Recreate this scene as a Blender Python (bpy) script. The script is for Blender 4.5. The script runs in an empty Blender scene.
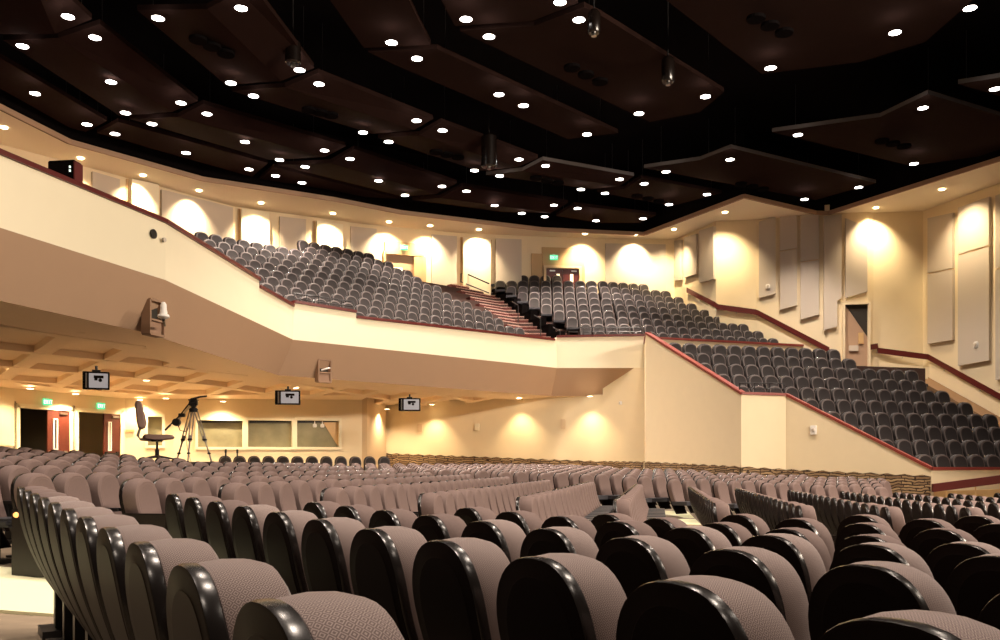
import bpy, bmesh, math, random
from mathutils import Vector, Matrix
random.seed(7)
scene = bpy.context.scene
COL = scene.collection
F, CX, HY, E = 900.0, 500.0, 466.0, 1.22      # focal in px, principal column, horizon row, eye height
pi = math.pi

# ------------------------------------------------------------------ camera
cam = bpy.data.cameras.new('camera'); co = bpy.data.objects.new('camera', cam); COL.objects.link(co)
co.location = (0, 0, E); co.rotation_euler = (pi/2, 0, 0)
cam.sensor_width = 36; cam.lens = 36*F/1000.0; cam.shift_y = (HY-320)/1000.0
cam.clip_start = .05; cam.clip_end = 300
scene.camera = co

# ------------------------------------------------------------------ materials
def mat(name, col, rough=.6, metal=0, spec=.5, emit=None, es=0, noise=0, nscale=20, bump=0):
    m = bpy.data.materials.new(name); m.use_nodes = True
    nt = m.node_tree; b = nt.nodes['Principled BSDF']
    b.inputs['Base Color'].default_value = (*col, 1); b.inputs['Roughness'].default_value = rough
    b.inputs['Metallic'].default_value = metal; b.inputs['Specular IOR Level'].default_value = spec
    if emit: b.inputs['Emission Color'].default_value = (*emit, 1); b.inputs['Emission Strength'].default_value = es
    if noise:
        tc = nt.nodes.new('ShaderNodeTexCoord'); n = nt.nodes.new('ShaderNodeTexNoise'); n.inputs['Scale'].default_value = nscale
        n.inputs['Detail'].default_value = 4
        nt.links.new(tc.outputs['Object'], n.inputs['Vector'])
        r = nt.nodes.new('ShaderNodeMapRange'); r.inputs[3].default_value = 1-noise; r.inputs[4].default_value = 1+noise
        nt.links.new(n.outputs['Fac'], r.inputs[0])
        mx = nt.nodes.new('ShaderNodeVectorMath'); mx.operation = 'SCALE'; mx.inputs[0].default_value = col
        nt.links.new(r.outputs[0], mx.inputs['Scale']); nt.links.new(mx.outputs[0], b.inputs['Base Color'])
        if bump:
            bp = nt.nodes.new('ShaderNodeBump'); bp.inputs['Strength'].default_value = bump; bp.inputs['Distance'].default_value = .02
            nt.links.new(n.outputs['Fac'], bp.inputs['Height']); nt.links.new(bp.outputs[0], b.inputs['Normal'])
    return m
M = {}
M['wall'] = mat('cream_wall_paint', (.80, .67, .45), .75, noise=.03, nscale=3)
M['wall_dim'] = mat('dim_tan_wall_paint', (.66, .50, .31), .8, noise=.03, nscale=3)  # darker copy of the cream wall; dimness put into the colour
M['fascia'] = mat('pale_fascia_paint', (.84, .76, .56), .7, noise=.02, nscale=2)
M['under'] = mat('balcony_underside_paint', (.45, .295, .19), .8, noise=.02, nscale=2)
M['ucoffer'] = mat('coffer_paint', (.93, .73, .50), .75, noise=.03, nscale=2)
M['panel'] = mat('acoustic_panel_fabric', (.56, .49, .41), .9, noise=.05, nscale=60)
M['black'] = mat('black_ceiling_paint', (.005, .004, .004), .95, spec=0)
M['cloud'] = mat('dark_brown_cloud_panel', (.016, .008, .0065), .95, spec=.02, noise=.15, nscale=1.5)
M['cloud_edge'] = mat('grey_cloud_edge', (.07, .055, .05), .7)
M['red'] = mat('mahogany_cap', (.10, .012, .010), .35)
M['redlit'] = mat('mahogany_cap_lit', (.22, .035, .025), .45)  # lit copy of the cap wood; brightness put into the colour
M['shell'] = mat('black_back_shell', (.008, .005, .004), .25, spec=.5)
M['nichebr'] = mat('niche_brown_lining', (.30, .185, .115), .8)
M['shellpanel'] = mat('matte_black_back_panel', (.007, .004, .003), .45)
M['shellpanel'].node_tree.nodes['Principled BSDF'].inputs['IOR'].default_value = 1.1
M['metal'] = mat('black_metal', (.015, .014, .014), .4, metal=.3)
M['chrome'] = mat('brushed_steel', (.55, .53, .5), .3, metal=1)
M['pan'] = mat('dark_seat_pan', (.028, .028, .036), .5)
M['carpet'] = mat('tan_floor_carpet', (.26, .195, .13), .8, noise=.25, nscale=6)
M['steps'] = mat('dark_brown_step_carpet', (.07, .035, .028), .9, noise=.2, nscale=15)
M['stairred'] = mat('maroon_stair_carpet', (.11, .022, .018), .9, noise=.2, nscale=15)
M['nosing'] = mat('pale_stair_nosing', (.75, .50, .42), .5)
M['cream'] = mat('pale_landing_cream', (.86, .84, .55), .6)
M['wood'] = mat('red_brown_door_wood', (.09, .018, .010), .4, noise=.25, nscale=8)
M['darkdoor'] = mat('dark_passage', (.035, .028, .02), .8)
M['framebr'] = mat('tan_door_frame', (.55, .36, .18), .6)
M['glassolive'] = mat('olive_control_room_glass', (.25, .23, .145), .15, spec=.8, noise=.35, nscale=2.2)
M['white'] = mat('white_plastic', (.85, .82, .78), .4)
M['screen'] = mat('lit_monitor_screen', (.1, .1, .1), .3, emit=(.75, .66, .64), es=.38)
M['chairtan'] = mat('mauve_brown_upholstery', (.24, .15, .12), .8, noise=.1, nscale=30)
M['lampglow'] = mat('lit_downlight_lens', (1, 1, 1), .5, emit=(1, .93, .86), es=14)
M['washglow'] = mat('lit_warm_lens', (1, 1, 1), .5, emit=(1, .80, .48), es=14)
M['orange'] = mat('orange_aisle_lens', (1, .5, .15), .4, emit=(1, .42, .12), es=1.6)
M['green'] = mat('green_sign_face', (.05, .5, .25), .5, emit=(.10, .85, .42), es=.9)
M['signwhite'] = mat('sign_letter_white', (1, 1, 1), .5, emit=(.8, 1, .85), es=1.2)
M['ledge_wood'] = mat('light_wood_panel', (.62, .40, .18), .5, noise=.1, nscale=5)
M['legsteel'] = mat('grey_tripod_tube', (.22, .2, .18), .35, metal=.8)
M['glass'] = mat('door_glass', (.8, .75, .6), .2)

def fabric(name, c1, c2, pitch):
    m = bpy.data.materials.new(name); m.use_nodes = True; nt = m.node_tree; N = nt.nodes; L = nt.links
    b = N['Principled BSDF']; b.inputs['Roughness'].default_value = .85; b.inputs['Sheen Weight'].default_value = .25
    b.inputs['Sheen Roughness'].default_value = .4
    uv = N.new('ShaderNodeUVMap'); sp = N.new('ShaderNodeSeparateXYZ'); L.new(uv.outputs[0], sp.inputs[0])
    def math_(op, a, bb=None):
        n = N.new('ShaderNodeMath'); n.operation = op
        for i, v in enumerate((a, bb)):
            if v is None: continue
            if isinstance(v, (int, float)): n.inputs[i].default_value = v
            else: L.new(v, n.inputs[i])
        return n.outputs[0]
    a = math_('ABSOLUTE', math_('SUBTRACT', math_('FRACT', math_('MULTIPLY', sp.outputs[0], 1/pitch)), .5))
    c = math_('ABSOLUTE', math_('SUBTRACT', math_('FRACT', math_('MULTIPLY', sp.outputs[1], 1/(pitch*.9))), .5))
    d = math_('ADD', a, c)
    w = math_('SINE', math_('MULTIPLY', d, 2*pi*3))
    mr = N.new('ShaderNodeMapRange'); mr.inputs[1].default_value = -.3; mr.inputs[2].default_value = .7
    L.new(w, mr.inputs[0])
    no = N.new('ShaderNodeTexNoise'); no.inputs['Scale'].default_value = 350; L.new(uv.outputs[0], no.inputs['Vector'])
    f = math_('MULTIPLY', mr.outputs[0], math_('ADD', no.outputs['Fac'], .4))
    mx = N.new('ShaderNodeMix'); mx.data_type = 'RGBA'; mx.inputs[6].default_value = (*c1, 1); mx.inputs[7].default_value = (*c2, 1)
    L.new(f, mx.inputs[0]); L.new(mx.outputs[2], b.inputs['Base Color'])
    return m
M['fabric'] = fabric('mauve_diamond_fabric', (.150, .104, .094), (.36, .275, .25), .021)
M['fabric2'] = mat('mauve_seat_fabric', (.135, .088, .078), .8, noise=.12, nscale=60)
M['fabric3'] = mat('charcoal_mauve_seat_fabric', (.019, .0132, .0130), .8, noise=.15, nscale=40)
M['seatrim'] = mat('grey_seat_piping', (.080, .060, .056), .5)

def stone_mat():
    m = bpy.data.materials.new('stacked_ledge_stone'); m.use_nodes = True; nt = m.node_tree; N = nt.nodes; L = nt.links
    b = N['Principled BSDF']; b.inputs['Roughness'].default_value = .9
    uv = N.new('ShaderNodeUVMap')
    br = N.new('ShaderNodeTexBrick'); br.inputs['Scale'].default_value = 1; br.inputs['Brick Width'].default_value = .42
    br.inputs['Row Height'].default_value = .085; br.inputs['Mortar Size'].default_value = .018; br.offset = .37; br.squash = 1.4
    br.inputs['Color1'].default_value = (.40, .27, .14, 1); br.inputs['Color2'].default_value = (.20, .12, .06, 1)
    br.inputs['Mortar'].default_value = (.04, .02, .01, 1)
    no = N.new('ShaderNodeTexNoise'); no.inputs['Scale'].default_value = 2.5; no.inputs['Detail'].default_value = 3
    L.new(uv.outputs[0], no.inputs['Vector'])
    ad = N.new('ShaderNodeVectorMath'); ad.operation = 'MULTIPLY_ADD'; ad.inputs[1].default_value = (.5, .22, 0)
    L.new(no.outputs['Color'], ad.inputs[0]); L.new(uv.outputs[0], ad.inputs[2]); L.new(ad.outputs[0], br.inputs['Vector'])
    L.new(br.outputs['Color'], b.inputs['Base Color'])
    bp = N.new('ShaderNodeBump'); bp.inputs['Strength'].default_value = 1; bp.inputs['Distance'].default_value = .05; bp.invert = True
    L.new(br.outputs['Fac'], bp.inputs['Height']); L.new(bp.outputs[0], b.inputs['Normal'])
    return m
M['stone'] = stone_mat()

# ------------------------------------------------------------------ helpers
def ray(px, py, Y): return Vector(((px-CX)/F*Y, Y, E+(HY-py)/F*Y))
def at_z(px, py, zr): return ray(px, py, zr*F/(HY-py))          # zr = height above the eye
def U(px): return (px-CX)/F
def proj(p):
    return CX+F*p[0]/p[1], HY-F*(p[2]-E)/p[1]
def mesh(name, V, Fa, mats, parent=None, mi=None, smooth=False, uv=None):
    me = bpy.data.meshes.new(name); me.from_pydata([tuple(v) for v in V], [], Fa)
    for m in (mats if isinstance(mats, (list, tuple)) else [mats]): me.materials.append(m)
    if mi: me.polygons.foreach_set('material_index', mi)
    if smooth: me.polygons.foreach_set('use_smooth', [True]*len(me.polygons))
    if smooth: me.set_sharp_from_angle(angle=math.radians(38))
    if uv:
        l = me.uv_layers.new(name='UVMap')
        for lp in me.loops: l.data[lp.index].uv = uv[lp.vertex_index]
    o = bpy.data.objects.new(name, me); COL.objects.link(o)
    if parent: o.parent = parent
    return o
class MB:
    def __init__(s): s.V = []; s.F = []; s.M = []
    def add(s, V, Fa, mi=0):
        b = len(s.V); s.V += [Vector(v) for v in V]; s.F += [tuple(i+b for i in f) for f in Fa]; s.M += [mi]*len(Fa); return s
    def box(s, c, d, mi=0, T=None, bev=0):
        x, y, z = d[0]/2, d[1]/2, d[2]/2; c = Vector(c)
        if bev:
            bm = bmesh.new(); bmesh.ops.create_cube(bm, size=1)
            for v in bm.verts: v.co = Vector((v.co.x*d[0], v.co.y*d[1], v.co.z*d[2]))
            bmesh.ops.bevel(bm, geom=bm.edges[:], offset=bev, segments=2, affect='EDGES')
            bm.verts.index_update(); V = [c+v.co for v in bm.verts]; Fa = [[v.index for v in f.verts] for f in bm.faces]; bm.free()
        else:
            V = [c+Vector((a*x, b*y, e*z)) for a in (-1, 1) for b in (-1, 1) for e in (-1, 1)]
            Fa = [(0, 1, 3, 2), (4, 6, 7, 5), (0, 4, 5, 1), (2, 3, 7, 6), (0, 2, 6, 4), (1, 5, 7, 3)]
        if T: V = [T @ v for v in V]
        return s.add(V, Fa, mi)
    def tube(s, pts, r, n=8, mi=0):
        pts = [Vector(p) for p in pts]; rs = r if isinstance(r, (list, tuple)) else [r]*len(pts)
        V = []; Fa = []
        for i, p in enumerate(pts):
            t = (pts[min(i+1, len(pts)-1)]-pts[max(i-1, 0)]).normalized()
            a = t.cross(Vector((0, 0, 1)) if abs(t.z) < .9 else Vector((1, 0, 0))).normalized(); b = t.cross(a)
            for k in range(n): V.append(p+(a*math.cos(2*pi*k/n)+b*math.sin(2*pi*k/n))*rs[i])
        for i in range(len(pts)-1):
            for k in range(n): Fa.append((i*n+k, i*n+(k+1) % n, (i+1)*n+(k+1) % n, (i+1)*n+k))
        Fa += [tuple(range(n-1, -1, -1)), tuple((len(pts)-1)*n+k for k in range(n))]
        return s.add(V, Fa, mi)
    def prism(s, poly, z0, z1, mi=0):       # poly: plan points; z0,z1 numbers or lists
        n = len(poly); a = z0 if isinstance(z0, (list, tuple)) else [z0]*n; b = z1 if isinstance(z1, (list, tuple)) else [z1]*n
        V = [Vector((p[0], p[1], a[i])) for i, p in enumerate(poly)]+[Vector((p[0], p[1], b[i])) for i, p in enumerate(poly)]
        Fa = [tuple(range(n-1, -1, -1)), tuple(range(n, 2*n))]+[(i, (i+1) % n, n+(i+1) % n, n+i) for i in range(n)]
        return s.add(V, Fa, mi)
    def obj(s, name, mats, parent=None, smooth=False):
        return mesh(name, s.V, s.F, mats, parent, s.M, smooth)
def tag(o, label, cat, group=None, kind=None):
    o['label'] = label; o['category'] = cat
    if group: o['group'] = group
    if kind: o['kind'] = kind
    return o
def struct(o): o['kind'] = 'structure'; return o
def empty(name, loc=(0, 0, 0), rz=0, sc=1):
    o = bpy.data.objects.new(name, None); COL.objects.link(o); o.location = loc; o.rotation_euler = (0, 0, rz); o.scale = (sc, sc, sc)
    o.empty_display_size = .1
    return o
def dup(root):
    r = root.copy(); COL.objects.link(r)
    for ch in root.children:
        c = ch.copy(); COL.objects.link(c); c.parent = r
        for g in ch.children:
            d = g.copy(); COL.objects.link(d); d.parent = c
    return r
ONES = 'zeroth first second third fourth fifth sixth seventh eighth ninth tenth eleventh twelfth thirteenth fourteenth fifteenth sixteenth seventeenth eighteenth nineteenth twentieth'.split()
def ordn(n):
    if n <= 20: return ONES[n]
    t = {2: 'twenty', 3: 'thirty', 4: 'forty', 5: 'fifty'}[n//10]
    return t[:-1]+'ieth' if n % 10 == 0 else t+'-'+ONES[n % 10]
def offs(poly, d):
    """mitred offset of an open plan polyline to its left side (seen walking along it)"""
    P = [Vector(p) for p in poly]; out = []
    ns = []
    for a, b in zip(P, P[1:]):
        t = (b-a).normalized(); ns.append(Vector((-t.y, t.x)))
    for i, p in enumerate(P):
        a = ns[max(i-1, 0)]; b = ns[min(i, len(ns)-1)]
        out.append(p+(a+b)*(d/(1+a.dot(b))))
    return out
def hit(poly, px):
    u = U(px); best = None
    for a, b in zip(poly, poly[1:]):
        fa = a[0]-u*a[1]; fb = b[0]-u*b[1]
        if fa*fb <= 0 and fa != fb:
            t = fa/(fa-fb); best = Vector((a[0]+(b[0]-a[0])*t, a[1]+(b[1]-a[1])*t)); break
    return best
def span(poly, xl, xr):
    out = [hit(poly, xl)]
    for p in poly:
        x = CX+F*p[0]/p[1]
        if xl < x < xr and p[1] > 20: out.append(Vector(p))
    return out+[hit(poly, xr)]
def on_plane(A, B, px, py, out=0):
    """point where the line of sight meets the vertical plane through plan points A,B (moved out towards the room)"""
    A = Vector(A[:2]); B = Vector(B[:2]); t = (B-A).normalized(); n = Vector((t.y, -t.x))
    if n.dot(A) > 0: n = -n
    A = A+n*out; u = U(px)
    Y = n.dot(A)/(n.x*u+n.y)
    return ray(px, py, Y)

# ------------------------------------------------------------------ plan of the place (metres, eye at the origin)
n1 = Vector((.860, .511)); d1 = Vector((-.511, .860))
n2 = Vector((.985, -.174)); d2 = Vector((.174, .985))
n3 = Vector((.643, -.766)); d3 = Vector((.766, .643))
HS = [(-14, -.42), (-12, -.36), (-9, -.14), (-6.4, .07), (-5.45, .13), (-4.58, .18), (-3.6, .235), (-2.65, .30), (-1.6, .345), (-.54, .39), (.66, .44), (1.67, .48), (2.8, .51), (6, .56)]
def hs(s):
    if s <= HS[0][0]: return HS[0][1]
    for (a, ha), (b, hb) in zip(HS, HS[1:]):
        if s <= b: return ha+(hb-ha)*(s-a)/(b-a)
    return HS[-1][1]
HS3 = [(-20, -.30), (-14, -.11), (-9, .05), (-5, .17)]
def hs3(s):
    if s >= -5: return hs(s)
    if s <= -20: return -.30
    for (a, ha), (b, hb) in zip(HS3, HS3[1:]):
        if s <= b: return ha+(hb-ha)*(s-a)/(b-a)
def sval(x, y):
    return min(x-.1763*y, .86*x+.511*y-5.2, .643*x-.766*y+11.7)
def zfloor(x, y):
    s1, s2, s3 = .844*x+.537*y-5.0, x-.1763*y, .643*x-.766*y+11.7
    # the three wedges of the fan, blended across the aisles between them
    f1 = max(0, min(1, (8.2+.12*x-y)/1.6+.5)); f3 = max(0, min(1, (y-22.3+.25*x)/2.5+.5))
    h = f1*hs(s1)+(1-f1)*((1-f3)*hs(s2)+f3*hs3(s3))
    return E-h-1.0

# ---- floor
V = []; Fa = []; nx, ny = 84, 86
for j in range(ny+1):
    for i in range(nx+1):
        x = -20+i*.5; y = -2+j*.5; V.append((x, y, zfloor(x, y)))
for j in range(ny):
    for i in range(nx): a = j*(nx+1)+i; Fa.append((a, a+1, a+nx+2, a+nx+1))
struct(mesh('floor', V, Fa, M['carpet'], smooth=True))
def floor_patch(name, poly, dz=.015):
    b = MB(); b.prism(poly, [zfloor(*p)-.03 for p in poly], [zfloor(*p)+dz for p in poly]); return struct(b.obj(name, M['cream']))
floor_patch('floor_landing', [(-7, 7.35), (-2.6, 7.1), (-2.9, 9.0), (-7.4, 9.2)])
floor_patch('floor_landing', [(3.75, 21.3), (4.75, 21.3), (5.05, 24.2), (4.1, 24.2)])

# ------------------------------------------------------------------ main walls under the balcony
Wd0 = Vector((-17.2, 17)); Wd1 = Vector((-15.5, 28.6)); Wd2 = Vector((-13.7, 32.9)); Ww2 = Vector((-5.55, 36.2))
Ws1 = Vector((-5.75, 40.0)); Ws2 = Vector((4.27, 37.4)); A_ = Vector((5.55, 34.2)); B_ = Vector((7.96, 29.7)); C_ = Vector((9.5, 29.9)); D_ = Vector((12.9, 26.9))
def wallseg(b, A, B, z0, z1, th=.25, mi=0):
    A = Vector(A); B = Vector(B); t = (B-A).normalized(); n = Vector((-t.y, t.x))
    if n.dot(A) < 0: n = -n
    za = z0 if isinstance(z0, (list, tuple)) else (z0, z0); zb = z1 if isinstance(z1, (list, tuple)) else (z1, z1)
    b.prism([A, B, B+n*th, A+n*th], [za[0], za[1], za[1], za[0]], [zb[0], zb[1], zb[1], zb[0]], mi)
ZB = 0.2
b = MB(); wallseg(b, Wd0, Wd1, ZB, E+3.4); struct(b.obj('wall_left', M['wall']))
# door wall with two openings
def wall_with_holes(name, A, B, z0, z1, holes, m, th=.25):
    """holes: (px0, px1, z0h, z1h) columns in picture terms on the plane A-B"""
    b = MB(); cur = A
    for (x0, x1, h0, h1) in holes:
        p = on_plane(A, B, x0, 400).xy; q = on_plane(A, B, x1, 400).xy
        wallseg(b, cur, p, z0, z1, th); wallseg(b, p, q, h1, z1, th)
        if h0 > z0: wallseg(b, p, q, z0, h0, th)
        cur = q
    wallseg(b, cur, B, z0, z1, th)
    return struct(b.obj(name, m))
zf_back = zfloor(-14.5, 30)
dh = on_plane(Wd1, Wd2, 45, 409.5).z
wall_with_holes('wall_back_doors', Wd1, Wd2, ZB, E+3.2, [(19, 69, ZB, dh), (77.5, 119.5, ZB, dh)], M['wall'])
wz0 = on_plane(Wd2, Ww2, 270, 447.6).z; wz1 = on_plane(Wd2, Ww2, 270, 420).z
wall_with_holes('wall_back_windows', Wd2, Ww2, ZB, E+3.2, [(147, 163, on_plane(Wd2, Ww2, 155, 446).z, on_plane(Wd2, Ww2, 155, 416).z), (197, 243.5, wz0, wz1), (247, 292.5, wz0, wz1), (296, 339.5, wz0, wz1)], M['wall'])
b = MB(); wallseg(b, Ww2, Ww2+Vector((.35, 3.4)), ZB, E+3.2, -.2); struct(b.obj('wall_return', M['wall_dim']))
b = MB(); wallseg(b, Ws1, Ws2, ZB, E+2.97); wallseg(b, Ws2, Vector((5.98, 36.85)), ZB, E+4.03); wallseg(b, Vector((5.98, 36.85)), A_, ZB, E+4.03); struct(b.obj('wall_side', M['wall']))
# passages behind the doors
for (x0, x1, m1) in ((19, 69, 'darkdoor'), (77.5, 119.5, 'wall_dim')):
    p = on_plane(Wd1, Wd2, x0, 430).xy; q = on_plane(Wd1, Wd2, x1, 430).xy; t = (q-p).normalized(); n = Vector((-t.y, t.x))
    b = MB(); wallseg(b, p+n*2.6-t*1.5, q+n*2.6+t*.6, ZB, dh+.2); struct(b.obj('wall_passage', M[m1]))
    b = MB(); b.prism([p-t*.1, p+n*2.6-t*1.5, p+n*2.7-t*1.5, p-t*.2], ZB, dh+.2); struct(b.obj('wall_passage', M['darkdoor']))
    b = MB(); b.prism([p-t*.2+n*.3, q+t*.2+n*.3, q+n*2.7+t*.5, p+n*2.7-t*1.6], dh+.2, dh+.3); struct(b.obj('ceiling_passage', M['darkdoor']))

# casing and door leaves
def door(idx, x0, x1, xl0, xl1, glow=None):
    p = on_plane(Wd1, Wd2, x0, 430).xy; q = on_plane(Wd1, Wd2, x1, 430).xy; t = (q-p).normalized(); n = Vector((t.y, -t.x)); n = n if n.dot(p) < 0 else -n
    b = MB()
    for (a, c, z0, z1) in ((p-t*.12, p, ZB, dh+.14), (q, q+t*.12, ZB, dh+.14), (p-t*.12, q+t*.12, dh, dh+.14)):
        b.prism([a-n*.3, c-n*.3, c+n*.06, a+n*.06], z0, z1)
    fr = struct(b.obj('door_%d_frame' % idx, M['fascia']))
    a = on_plane(Wd1, Wd2, xl0, 430).xy; c = on_plane(Wd1, Wd2, xl1, 430).xy
    w = (c-a).length; ang = math.atan2(t.y, t.x)
    r = empty('door_%d' % idx, (a.x, a.y, 0), ang); r['kind'] = 'structure'; r['label'] = 'red-brown wooden door leaf with narrow glass slot, %s doorway' % ('first' if idx == 1 else 'second')
    z0 = zf_back+.02; H = dh-z0
    f = MB()
    sx0, sx1 = w*.24, w*.44; sz0, sz1 = z0+H*.38+.25, z0+H-.28
    T = Matrix()
    for (u0, u1, v0, v1) in ((0, sx0, z0, dh), (sx1, w, z0, dh), (sx0, sx1, z0, sz0), (sx0, sx1, sz1, dh)):
        f.box(((u0+u1)/2, .0, (v0+v1)/2), (u1-u0, .05, v1-v0))
    f.obj('door_leaf', M['wood'], r)
    f = MB()
    for (u0, u1, v0, v1) in ((sx0, sx0+.04, sz0, sz1), (sx1-.04, sx1, sz0, sz1), (sx0, sx1, sz0, sz0+.04), (sx0, sx1, sz1-.04, sz1)):
        f.box(((u0+u1)/2, -.03, (v0+v1)/2), (u1-u0, .06, v1-v0))
    f.obj('glass_frame', M['white'], r)
    f = MB(); f.box(((sx0+sx1)/2, 0, (sz0+sz1)/2), (sx1-sx0-.06, .01, sz1-sz0-.06)); f.obj('glass_pane', M['darkdoor'], r)
    hz = z0+1.0+.12
    f = MB(); f.box((w*.45, -.09, hz), (w*.8, .05, .07), bev=.01); f.box((w*.1, -.05, hz), (.1, .06, .14)); f.box((w*.8, -.05, hz), (.1, .06, .14))
    f.obj('push_bar', M['chrome'] if idx == 1 else M['metal'], r)
    f = MB(); f.box((w*.7, -.05, dh-.1), (.3, .06, .07)); f.obj('door_closer', M['chrome'], r)
door(1, 19, 69, 47, 69); door(2, 77.5, 119.5, 103.5, 119.5)

# exit signs
def letters(word, h, parent, m, y=-.02):
    """block letters built from bars, width .6h, pitch .8h, centred"""
    G = {'E': [(0, 0, 0, 1), (0, 0, 1, 0), (0, .5, .8, .5), (0, 1, 1, 1)], 'X': [(0, 0, 1, 1), (0, 1, 1, 0)], 'I': [(.5, 0, .5, 1)], 'T': [(.5, 0, .5, 1), (0, 1, 1, 1)]}
    mb = MB(); n = len(word); W = .8*h
    for i, ch in enumerate(word):
        x0 = (i-(n-1)/2)*W-.3*h
        for (a, b_, c, d) in G[ch]:
            p = Vector((x0+a*.6*h, y, b_*h-h/2)); q = Vector((x0+c*.6*h, y, d*h-h/2))
            dr = (q-p).normalized(); pr = Vector((-dr.z, 0, dr.x))*h*.085; p = p-dr*h*.08; q = q+dr*h*.08
            mb.add([p-pr, q-pr, q+pr, p+pr, p-pr+Vector((0, .012, 0)), q-pr+Vector((0, .012, 0)), q+pr+Vector((0, .012, 0)), p+pr+Vector((0, .012, 0))],
                   [(0, 1, 2, 3), (7, 6, 5, 4), (0, 4, 5, 1), (1, 5, 6, 2), (2, 6, 7, 3), (3, 7, 4, 0)])
    return mb.obj('lettering', m, parent)
def exit_sign(A, B, px, py, w, label, out=.12):
    p = on_plane(A, B, px, py, out); t = (Vector(B)-Vector(A)).normalized(); 
    if t.x < 0: t = -t
    r = empty('exit_sign', p, math.atan2(t.y, t.x)); tag(r, label, 'exit sign', 'green exit signs')
    f = MB(); f.box((0, 0, 0), (w, .05, w*.62), bev=.008); f.obj('sign_case', M['green'], r)
    f = MB(); f.box((0, .05, w*.34), (w*.3, .12, .04)); f.obj('bracket', M['white'], r)
    letters('EXIT', w*.3, r, M['signwhite'], -.035)
exit_sign(Wd1, Wd2, 47.5, 402, .34, 'small green lit exit sign above the first open door under the balcony')
exit_sign(Wd1, Wd2, 101, 406, .34, 'small green lit exit sign above the second red-brown door under the balcony')

# control-room windows
def window(idx, x0, x1, y0, y1):
    A, B = Wd2, Ww2
    r = empty('window_%d' % idx); r['kind'] = 'structure'
    za = on_plane(A, B, (x0+x1)/2, y1).z; zb = on_plane(A, B, (x0+x1)/2, y0).z
    p = on_plane(A, B, x0, 430).xy; q = on_plane(A, B, x1, 430).xy; t = (q-p).normalized(); n = Vector((t.y, -t.x)); n = n if n.dot(p) < 0 else -n
    f = MB()
    for (a, c, z0, z1) in ((p-t*.07, p+t*.03, za-.08, zb+.08), (q-t*.03, q+t*.07, za-.08, zb+.08), (p, q, za-.08, za+.02), (p, q, zb-.02, zb+.08)):
        f.prism([a-n*.2, c-n*.2, c+n*.09, a+n*.09], z0, z1)
    f.obj('window_frame', M['fascia'], r)
    f = MB(); f.prism([p-n*.16, q-n*.16, q-n*.18, p-n*.18], za, zb); f.obj('window_pane', M['glassolive'], r)
    return p, q, n, za, zb, r
window(1, 147, 163, 416, 446)
for k, (x0, x1) in enumerate(((197, 243.5), (247, 292.5), (296, 339.5))):
    p, q, n, za, zb, r = window(k+2, x0, x1, 420, 447.6)
    t = (q-p).normalized()
    f = MB(); f.prism([p-n*.10+t*.1, q-n*.10, q-n*.14, p-n*.14+t*.1], [zb-.12, zb-.06, zb-.06, zb-.12], zb); f.obj('blind_rail', M['metal'], r)
    if k == 2:
        f = MB(); a = p+t*(q-p).length*.62-n*.12; c = q-n*.12
        f.add([(a.x, a.y, zb), (c.x, c.y, zb), (c.x, c.y, za+.05), (c.x, c.y, za+.0), (a.x, a.y, zb-.05)], [(0, 1, 2), (4, 0, 2, 3)])
        f.obj('side_wall_glimpse', M['ledge_wood'], r)
        for kk in range(2):
            c = p+t*(.75+.3*kk)-n*.11
            f = MB(); f.box((c.x, c.y, zb-.22), (.16, .05, .14), bev=.02); f.tube([(c.x, c.y, zb-.15), (c.x, c.y, zb)], .02); f.obj('spot_fixture', M['white'], r)

# ------------------------------------------------------------------ stone wainscot
def stone(pts, tops):
    V = []; Fa = []; UVs = []; L = 0
    for i in range(len(pts)-1):
        A = Vector(pts[i]); B = Vector(pts[i+1]); t = (B-A); l = t.length; t.normalize(); n = Vector((t.y, -t.x)); n = n if n.dot(A) < 0 else -n
        N = max(2, int(l/.25))
        for k in range(N+1):
            f = k/N; P = A+(B-A)*f; zt = tops[i]+(tops[i+1]-tops[i])*f+(.03 if k % 2 else -.02)
            fr = P+n*(.10+random.uniform(-.02, .02))
            b0 = len(V)
            V += [(fr.x, fr.y, ZB-.3), (fr.x, fr.y, zt), (P.x, P.y, zt)]
            UVs += [(L+l*f, ZB-.3), (L+l*f, zt), (L+l*f, zt+.1)]
            if k: Fa += [(b0-3, b0, b0+1, b0-2), (b0-2, b0+1, b0+2, b0-1)]
        L += l
    return mesh('stone_wainscot', V, Fa, M['stone'], uv=UVs)
so = stone([Ws1, Ws2, A_, B_, C_, D_], [E+.58, E+.18, E+.15, E-.03, E-.12, E-.30])
tag(so, 'rough stacked tan stone band along the foot of the side wall', 'stone cladding')

# ------------------------------------------------------------------ balcony front
Pm = Vector((-10.6, 8.0)); P0 = Vector((-8.46, 15.2)); P1 = Vector((-7.25, 19.5)); P2 = Vector((-6.6, 28.7)); P3 = Vector((2.34, 37.0)); P4 = Vector((5.95, 37.0)); P5 = Vector((13.3, 39.5))
front = [Pm, P0, P1, P2, P3, P4]
ztop = {0: 5.26}
def interp(a, b, t): return a+(b-a)*t
tops = [(Pm, 5.30), (P0, 5.26), (P1, 5.26), (hit([P1, P2], 259), 5.25), (hit([P1, P2], 259.3), 5.05), (hit([P1, P2], 290.5), 5.08), (P2, 5.08)]
tops2 = [(P2+(P3-P2)*.004, 5.20), (hit([P2, P3], 356), 5.16), (hit([P2, P3], 356.4), 4.98), (P3-(P3-P2)*.012, 5.14)]
tops3 = [(P3, 5.28), (P4, 5.34)]
b = MB(); cap = MB()
allp = tops+tops2+tops3
ZL, ZU = 4.03, 2.92
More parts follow.
